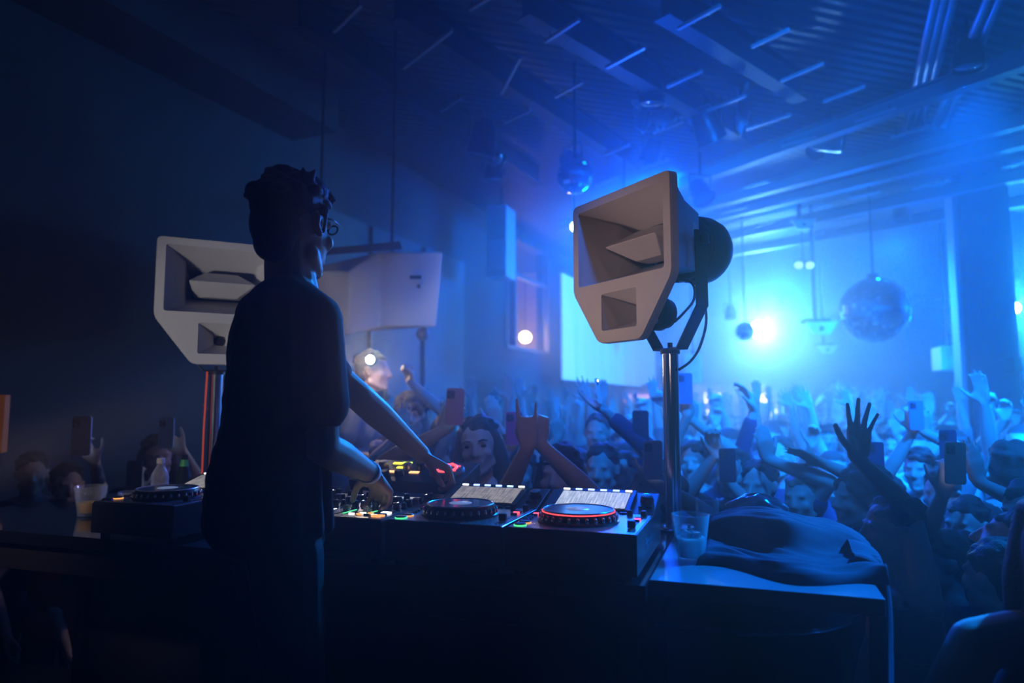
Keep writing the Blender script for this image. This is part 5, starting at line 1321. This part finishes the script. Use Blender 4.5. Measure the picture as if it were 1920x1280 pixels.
# ---------------------------------------------------------------- the rest of the crowd
def variant(kind, i):
    H = 1.72; s = H / 1.75; b = Body(); f = Vector((0, 1, 0)); rr = Vector((1, 0, 0))
    hc = Vector((0, 0, H - .112 * s)); L, Q = head(b, hc, f, (0, 0, 1), s, 0, True)
    nk = Vector((0, -.035, H - .285 * s)); SHT = 2; HR_ = 3
    b.cap(hc + Vector((0, -.03, -.09)), .05, nk, .058)
    hip = Vector((0, -.02, .86)); chest = nk * .72 + hip * .28; waist = nk * .38 + hip * .62
    SR = nk + rr * .178 + Vector((0, 0, -.045)); SL = nk - rr * .178 + Vector((0, 0, -.045))
    b.cap(nk + rr * .06, .055, SR, .058, SHT); b.cap(nk - rr * .06, .055, SL, .058, SHT)
    b.el(chest, (.160, .11, .17), None, SHT); b.el(waist, (.142, .105, .17), None, SHT); b.el(hip, (.155, .11, .13), None, 1)
    for q_ in (-1, 1):
        b.cap(hip + rr * q_ * .085, .085, (q_ * .09, .01, .46), .056, 1); b.cap((q_ * .09, .01, .46), .055, (q_ * .10, -.02, .07), .04, 1); b.cap((q_ * .1, -.02, .035), .034, (q_ * .1, .12, .03), .028, 1)
    poses = {
        'hands_up': [((.22, .16, 2.02), 'open', (-.1, .1, 1), (0, 1, 0)), ((-.20, .12, 2.06), 'spread', (.1, .1, 1), (0, 1, 0))],
        'right_up': [((.20, .22, 2.03), 'open', (.05, .2, 1), (0, 1, 0)), None],
        'left_fist': [None, ((-.22, .18, 1.98), 'fist', (0, .1, 1), (0, 1, 0))],
        'phone': [((.07, .34, 1.78), 'grip', (-.2, .1, 1), (0, 1, 0)), None],
        'point': [((.28, .28, 1.93), 'point', (.2, .3, 1), (0, 1, 0)), None],
        'wave': [((.30, .12, 1.92), 'spread', (.4, .0, 1), (0, 1, 0)), ((-.30, .2, 1.75), 'open', (-.3, .2, 1), (0, 1, 0))],
        'still': [None, None], 'chest': [((.12, .30, 1.40), 'relax', (-.5, .2, .6), (-1, 0, 0)), ((-.12, .30, 1.42), 'relax', (.5, .2, .6), (1, 0, 0))]}[kind]
    for (S, sg, pz) in ((SR, 1, poses[0]), (SL, -1, poses[1])):
        if pz is None: W = S + Vector((sg * .06, .08, -.50)); d = Vector((0, .2, -1)); n = Vector((-sg, 0, 0)); po = 'relax'
        else: W = Vector(pz[0]); po = pz[1]; d = Vector(pz[2]); n = Vector(pz[3])
        e, W = ik(S, W, .295, .27, (sg * 1.0, .1, -.6)); slv = .55 if i % 2 else 1.0
        m_ = S + (e - S) * slv; b.cap(S, .056, m_, .046, SHT)
        if slv < 1: b.cap(m_, .046, e, .038)
        b.cap(e, .037, e * .7 + W * .3, .038); b.cap(e * .7 + W * .3, .038, W, .025); hand(b, W, d, n, 1 if sg < 0 else -1, po, 1.05, fat=1.12)
    b.el(L(0, -.026, .044), (.083, .097, .082), Q, HR_); b.el(L(0, -.06, -.01), (.070, .054, .078), Q, HR_)
    if i in (1, 3, 6): 
        for q_ in (-1, 1): b.cap(L(q_ * .068, -.02, .02), .034, L(q_ * .095, -.03, -.24), .034, HR_)
        b.cap(L(0, -.08, 0), .05, L(0, -.09, -.26), .045, HR_)
    if i in (2, 5):
        for k in range(20): a = k * 2.4; e_ = (k % 5) * .3; b.el(L(.09 * math.cos(a) * math.cos(e_), -.03 + .09 * math.sin(a) * math.cos(e_), .05 + .08 * math.sin(e_)), (.03, .03, .03), Q, HR_)
    o = b.fuse('person', [M_skin, M_pants, M_shirt[[5, 3, 5, 0, 5, 1, 5, 2][i]], M_hair], .0098, 2)
    me = o.data; bpy.data.objects.remove(o); return me
KINDS = [('hands_up', 'both hands up'), ('right_up', 'open hand up'), ('left_fist', 'one fist raised'), ('phone', 'one hand lifted filming'), ('point', 'one finger pointing up'), ('wave', 'arms spread and waving'), ('still', 'arms at the sides'), ('chest', 'hands held at the chest')]
VAR = [variant(k, i) for i, (k, _) in enumerate(KINDS)]
ZONES = [(3.2, 5.2, 'near the booth'), (5.2, 8.0, 'mid dance floor'), (8.0, 20.0, 'near the bar')]
rng = random.Random(21); n_p = 0
Y = 3.35
while Y < 14.5 and n_p < 210:
    x0 = (W0.x + WD.x / WD.y * (Y - W0.y)) + .5; x1 = Y * .78
    x = max(x0, -.46 * Y) + rng.uniform(0, .5)
    while x < x1 and n_p < 210:
        xx = x + rng.uniform(-.12, .12); yy = Y + rng.uniform(-.16, .16)
        x += (.52 if Y < 8 else .62) + rng.uniform(-.03, .12)
        if any((xx - a) ** 2 + (yy - b_) ** 2 < r_ * r_ for a, b_, r_ in PLACED): continue
        if (Vector((xx, yy, 0)) - W0).dot(WN) < .45: continue
        if (xx - CP.x) ** 2 + (yy - CP.y) ** 2 < .25: continue
        px = 960 + 1280 * xx / yy
        if yy < 4.2 and px < 640: continue
        if yy < 5.3 and 600 < px < 830: continue
        kk = rng.choice([0, 0, 1, 1, 2, 3, 3, 4, 5, 6, 6, 7]) if yy < 6 else rng.choice([0, 0, 0, 1, 1, 2, 3, 4, 5, 6, 7])
        if yy < 4.3: kk = rng.choice([1, 3, 6, 7, 7, 6])
        o = bpy.data.objects.new('person', VAR[kk]); COL.objects.link(o)
        zi = 0 if yy < 5.2 else 1 if yy < 8 else 2
        face = math.atan2(1.4 - yy, -.35 - xx) + rng.uniform(-.5, .5)
        if rng.random() < .10: face += math.pi
        sc_ = rng.uniform(.92, 1.03)
        o.location = (xx, yy, 0); o.rotation_euler = (0, 0, face - math.pi / 2); o.scale = (sc_ * rng.uniform(.97, 1.06),) * 2 + (sc_,)
        tag(o, 'crowd member %s, %s' % (ZONES[zi][2], KINDS[kk][1]), 'person', 'crowd %s, %s' % (ZONES[zi][2], KINDS[kk][1]))
        PLACED.append((xx, yy, .45)); n_p += 1
    Y += .52 if Y < 8 else .75
print('CROWD', n_p)
grp = {}
for o in sc.objects:
    if o.parent is None and str(o.get('label', '')).startswith('crowd member'): grp.setdefault(o['group'], []).append(o)
for g_, os_ in grp.items():
    os_.sort(key=lambda o: o.location.x / o.location.y)
    for k, o in enumerate(os_):
        if len(os_) > 1: o['label'] = o['label'] + ', ' + ORD[min(k, 39)] + ' from the left'
# ---------------------------------------------------------------- mirror balls
def mirror_ball(c, r, label, rod=True, top=None, n=28):
    T = empty('mirror_ball', c, 0, label, 'mirror ball')
    q = MB(); nv = n // 2
    q.ell((0, 0, 0), (r, r, r), None, n, nv); q.build('ball', M_mirror, T)
    q = MB(); q.cyl((0, 0, r * .985), (0, 0, r * 1.12), r * .16, 16); q.build('motor_cap', M_dark, T)
    q = MB(); zt2 = (CEIL if top is None else top) - c.z; q.cyl((0, 0, r * 1.1), (0, 0, zt2), .012, 8); q.build('hanging_rod', M_dark, T)
    return T
mirror_ball(P(1640, 581, 8.0), .385, 'large mirror ball hanging left of the steel column', n=44)
mirror_ball(P(1397, 621, 9.0), .125, 'small mirror ball in front of the brightest lamp', n=24)
mirror_ball(P(1446, 2, 6.0), .195, 'mirror ball cut by the top edge of the picture', n=32)
mirror_ball(P(1078, 330, 5.2), .14, 'dim mirror ball left above the horn monitor', n=28)

# ---------------------------------------------------------------- lamps and moving heads
def par(loc, aim, label, lens=None, r=.10, L=.22, name='stage_lamp', top=None, m=None):
    T = empty(name, loc, 0, label, 'stage lamp')
    a = Vector(aim).normalized(); q = MB()
    q.lathe([(r * .55, -L), (r * .8, -L * .8), (r * .95, -L * .3), (r, 0), (r * 1.04, .01), (r * .93, .012), (r * .9, -.02)], (0, 0, 0), a, 24); q.build('lamp_can', m or M_blackmet, T, 'auto')
    q = MB(); q.lathe([(r * .88, 0), (r * .6, .012), (.001, .018)], a * -.012, a, 24, cap=False); q.build('lens', lens or mat('lens_dark', (.05, .1, .2), .05, coat=1), T, True)
    side = a.cross(UPV).normalized(); q = MB()
    p = [side * r * 1.15 - a * L * .4, side * r * 1.15 - a * L * .4 + UPV * r * 1.6, -side * r * 1.15 - a * L * .4 + UPV * r * 1.6, -side * r * 1.15 - a * L * .4]
    q.tube(p, .010, 6); zt2 = (4.2 if top is None else top) - loc[2]
    m_ = (p[1] + p[2]) / 2; q.cyl(m_, (m_.x, m_.y, max(zt2, m_.z + .05)), .014, 8); q.build('yoke', M_dark, T)
    return T
EM_B = mat('beacon_lens', (1, 1, 1), .5, emit=(.80, .96, 1.0), strength=40)
EM_C = mat('lamp_lens_cyan', (1, 1, 1), .5, emit=(.55, .88, 1.0), strength=30)
par(BEACON, (-.32, -.9, -.1), 'brightest white-blue lamp blazing over the far bar', EM_B, .19, .3)
par(EDGE_LAMP, (-.5, -.85, -.05), 'white lamp shining at the right edge past the column', EM_B, .085, .2)
par(SIDE_LAMP, (.1, -.95, -.2), 'small bright lamp peeking out left of the horn monitor', EM_C, .05, .15)
for i, (px, py, Y, aim, r) in enumerate(((1335, 262, 5.6, (.4, .3, -.8), .13), (1580, 262, 6.0, (.9, -.5, -.2), .12), (1530, 280, 6.4, (-.2, -.8, -.5), .09), (1370, 245, 6.0, (-.6, -.3, -.6), .08),
                                         (900, 290, 5.6, (-.2, .2, -1), .13), (935, 300, 6.0, (.6, -.4, -.6), .08), (1371, 597, 10.0, (0, -.1, -1), .09), (1215, 300, 6.6, (-.3, .5, -.8), .10), (1320, 372, 6.0, (.2, -.5, -.8), .10), (1065, 300, 6.2, (-.6, -.6, -.3), .09))):
    par(P(px, py, Y), aim, ['dark moving lamp in the cluster above the horn monitor', 'round-rimmed lamp facing right in the upper right rig', 'small lamp left of the round-rimmed lamp in the rig', 'little lamp right of the dark cluster lamp', 'dark lamp hanging above the column speaker', 'small tilted lamp beside the dark lamp over the column speaker', 'dark can hanging up and left of the small mirror ball',
                            'dim lamp behind the top corner of the horn monitor', 'dim lamp between the horn monitor and the long beams', 'dim lamp above the faint mirror ball'][i], None, r, r * 2.2, m=M_blackmet if i != 1 else mat('lamp_grey', (.2, .2, .22), .3, metal=.6))
par(KEY + Vector((.02, .16, .03)), (.2, -.9, -.35), 'strong blue lamp hidden behind the right horn monitor', EM_C, .07, .2)
for i, w_ in enumerate(sorted(WASH_FILL, key=lambda a: a[0] / a[1])):  # lamp cans added around the made-up wash spots
    par(Vector((w_[0], w_[1], 4.26)), (-.03, .07, -1), 'added can dressing a wash spot over the crowd, %s from the left' % ORD[i], None, .11, .20, top=CEIL)
# crumpled reflective cloth caught on the roof steel
for i, (px, py, w_, h_) in enumerate(((1262, 195, .50, .30), (1394, 205, .12, .34), (1215, 215, .28, .2))):
    c = P(px, py, 5.6); q = MB(); NX, NY = 14, 12; vs_ = []
    for j in range(NY + 1):
        for k in range(NX + 1):
            u = k / NX - .5; v = j / NY
            vs_.append((u * w_ * (1 - .35 * v), .05 * math.sin(u * 19 + v * 5) * (1 - v * .5) + .04 * v, -v * h_ + .05 * math.sin(u * 7)))
    fs = [(j * (NX + 1) + k, j * (NX + 1) + k + 1, (j + 1) * (NX + 1) + k + 1, (j + 1) * (NX + 1) + k) for j in range(NY) for k in range(NX)]
    q.add(vs_, fs); o = q.build('hanging_cloth', mat('pale_cloth', (.45, .5, .55), .5, metal=.2), None, True, loc=(c.x, c.y, c.z + h_ / 2)); m_ = o.modifiers.new('s', 'SOLIDIFY'); m_.thickness = .006
    q = MB(); q.cyl((0, 0, -.02), (0, 0, CEIL - (c.z + h_ / 2)), .006, 6); q.build('tie_wire', M_dark, o)
    tag(o, ['widest crumpled pale cloth hanging from the roof rig', 'narrow pale strip of cloth hanging from the roof rig', 'small pale cloth left of the widest one in the rig'][i], 'cloth')

# ---------------------------------------------------------------- hanging white horn speakers in the haze
def trap_speaker(px, py, Y, wpx, label):
    c = P(px, py, Y); w_ = wpx / 1280 * Y; T = empty('trapezoid_speaker', c, R(-8), label, 'speaker')
    h_ = w_ * .42; q = MB()
    f_ = [(-w_ / 2, h_ / 2), (w_ / 2, h_ / 2), (w_ * .26, -h_ / 2), (-w_ * .26, -h_ / 2)]
    bk = [(x * .6, z * .7) for x, z in f_]
    q.add([(x, 0, z) for x, z in f_] + [(x, w_ * .5, z) for x, z in bk], [(0, 1, 2, 3), (7, 6, 5, 4)] + [(i, 4 + i, 4 + (i + 1) % 4, (i + 1) % 4) for i in range(4)])
    q.build('cabinet', mat('white_paint', (.8, .82, .85), .5), T)
    q = MB(); q.lathe([(w_ * .075, 0), (w_ * .07, .01), (.001, .03)], (0, -.002, 0), (0, -1, 0), 20); q.build('driver', M_black, T, True)
    q = MB(); q.bbox((-w_ * .1, w_ * .3, h_ * .62), (w_ * .8, w_ * .5, h_ * .25), .01); q.cyl((-w_ * .1, w_ * .3, h_ * .7), (-w_ * .1, w_ * .3, CEIL - c.z), .03, 8); q.build('hanging_frame', M_dark, T)
trap_speaker(1541, 615, 9.0, 60, 'white trapezoid speaker hanging left of the large mirror ball')
trap_speaker(1552, 655, 13.0, 38, 'smaller white trapezoid speaker seen below the nearer one')
trap_speaker(1508, 420, 8.5, 44, 'pale trapezoid speaker high in the haze under the roof beams')
def box_speaker(px0, py0, px1, py1, Y, label, pole=True, panels=2):
    a = P(px0, py0, Y); b = P(px1, py1, Y); w_ = b.x - a.x; h_ = a.z - b.z
    T = empty('wall_speaker', ((a.x + b.x) / 2, Y, b.z), R(-14), label, 'speaker')
    q = MB(); q.bbox((0, .2, h_ / 2), (w_, .4, h_), .015); q.build('cabinet', mat('white_paint', (.8, .82, .85), .5), T)
    for k in range(panels):
        q = MB(); q.bbox((0, -.003, h_ * (k + .5) / panels), (w_ * .62, .02, h_ / panels * .5), .004); q.build('driver_cover', mat('pale_grille', (.7, .75, .8), .5), T)
    q = MB(); q.cyl((0, .2, h_), (0, .2, CEIL - b.z), .02, 8); q.build('hanging_rod', M_dark, T)
box_speaker(1284, 664, 1316, 718, 9.5, 'white double speaker box just right of the pole, above the crowd')
box_speaker(1766, 648, 1812, 694, 9.5, 'pale square speaker box left of the column')
# twin lamp on the ceiling in the haze
c = P(1508, 497, 9.0); T = empty('twin_lamp', c, 0, 'pale twin emergency lamp glowing under the ceiling haze', 'lamp')
for s_ in (-1, 1):
    q = MB(); q.ell((s_ * .075, 0, 0), (.055, .05, .05)); q.build('lamp_head', mat('twin_lamp_glow', (.8, .9, 1), .4, emit=(.55, .8, .95), strength=.9), T, True)
q = MB(); q.bbox((0, .04, .02), (.12, .08, .07), .01); q.cyl((0, .04, .04), (0, .04, CEIL - c.z), .012, 8); q.build('bracket', M_dark, T)

# ---------------------------------------------------------------- the far bar
Yb = 15.5
def BP(px, py, Y=Yb): return P(px, py, Y)
T = empty('back_bar', (BP(1320, 760).x, Yb, 0), 0, 'long far bar with pink-white lit shelves behind the crowd', 'bar')
o0 = T.location
a = BP(1178, 700); b = BP(1500, 790)
q = MB(); q.box(((a.x + b.x) / 2 - o0.x, .35, .55), (b.x - a.x, .6, 1.10)); q.build('counter', M_dark, T)
q = MB(); q.box(((a.x + b.x) / 2 - o0.x, 1.0, 1.18), (b.x - a.x, .1, 2.36)); q.build('back_board', mat('bar_board', (.3, .25, .3), .7), T)
M_pk = mat('bar_pink', (1, .8, .8), .5, emit=(1.0, .48, .52), strength=1.1); M_pw = mat('bar_white', (1, .9, .9), .5, emit=(1.0, .82, .84), strength=4.5)
def lit(px0, py0, px1, py1, m, nm='lit_shelf', d=.12):
    p = BP(px0, py0); r_ = BP(px1, py1); q = MB(); q.bbox(((p.x + r_.x) / 2 - o0.x, .85, (p.z + r_.z) / 2), (r_.x - p.x, d, p.z - r_.z), min(.02, (p.z - r_.z) * .3)); q.build(nm, m, T)
lit(1180, 739, 1232, 753, M_pk)
lit(1322, 765, 1360, 779, M_pw); lit(1376, 767, 1391, 776, M_pw); lit(1461, 768, 1482, 779, M_pw); lit(1304, 772, 1316, 783, M_pk)
BO = [0, 1, 3, 5, 4, 2, 6, 7, 8, 9, 10, 11, 12, 13, 14]
for i, (px, h_) in enumerate(((1235, 15), (1311, 18), (1341, 18), (1369, 17), (1357, 8), (1334, 7), (1420, 15), (1427, 17), (1437, 14), (1442, 15), (1447, 16), (1452, 15), (1457, 16), (1462, 15), (1467, 16))):
    a_ = BP(px, 745 + h_ / 2); q = MB(); hh = h_ / 1280 * Yb; q.lathe([(.035, 0), (.040, .02), (.040, hh * .7), (.025, hh * .9), (.02, hh)], (0, 0, 0), (0, 0, 1), 12)
    o = q.build('lit_bottle', M_pw if i not in (5,) else M_pk, None, True, loc=(a_.x, Yb + .80, a_.z)); tag(o, 'glowing pinkish-white bottle on the far bar shelf, %s from the left' % ORD[BO[i]], 'bottle', 'lit bottles on the far bar')
q = MB(); a_ = BP(1225, 754); b_ = BP(1475, 756); q.box(((a_.x + b_.x) / 2 - o0.x, .80, (a_.z + b_.z) / 2 - .03), (b_.x - a_.x, .2, .03)); q.build('shelf', M_dark, T)
# orange lit sign edge at the far left, low blue monitor light
q = MB(); a_ = P(-10, 740, 3.4); b_ = P(8, 848, 3.4); q.bbox(((a_.x + b_.x) / 2, 3.4, (a_.z + b_.z) / 2), (b_.x - a_.x, .04, a_.z - b_.z), .005)
o = q.build('light_panel', mat('orange_panel', (.10, .03, .01), .5, emit=(1, .28, .04), strength=.05)); tag(o, 'dim orange light panel cut by the left edge', 'light panel')
q = MB(); q.cyl((0, 0, 0), (0, 0, b_.z - .001), .02, 8); o2 = q.build('stand', M_dark, o); o2.location = ((a_.x + b_.x) / 2, 3.4, 0)
# figure on the far gallery, pale in the haze
g = person(P(1562, 712, 11.0), (-.3, -.9, 0), [arm('R', 1552, 745, 10.7, (-.3, -1), CAMW, 'fist', 1, (-1, 0, -1))], 'pale figure standing tall in the haze behind the wide open hand', floor=P(1562, 712, 11.0).z - 1.75, shirt=2, vox=.012)
q = MB(); p_ = P(1562, 712, 11.0); zf = p_.z - 1.75; q.box((p_.x, p_.y, zf / 2), (1.2, 1.0, zf)); tag(q.build('floor_podium', M_dark), kind='structure')
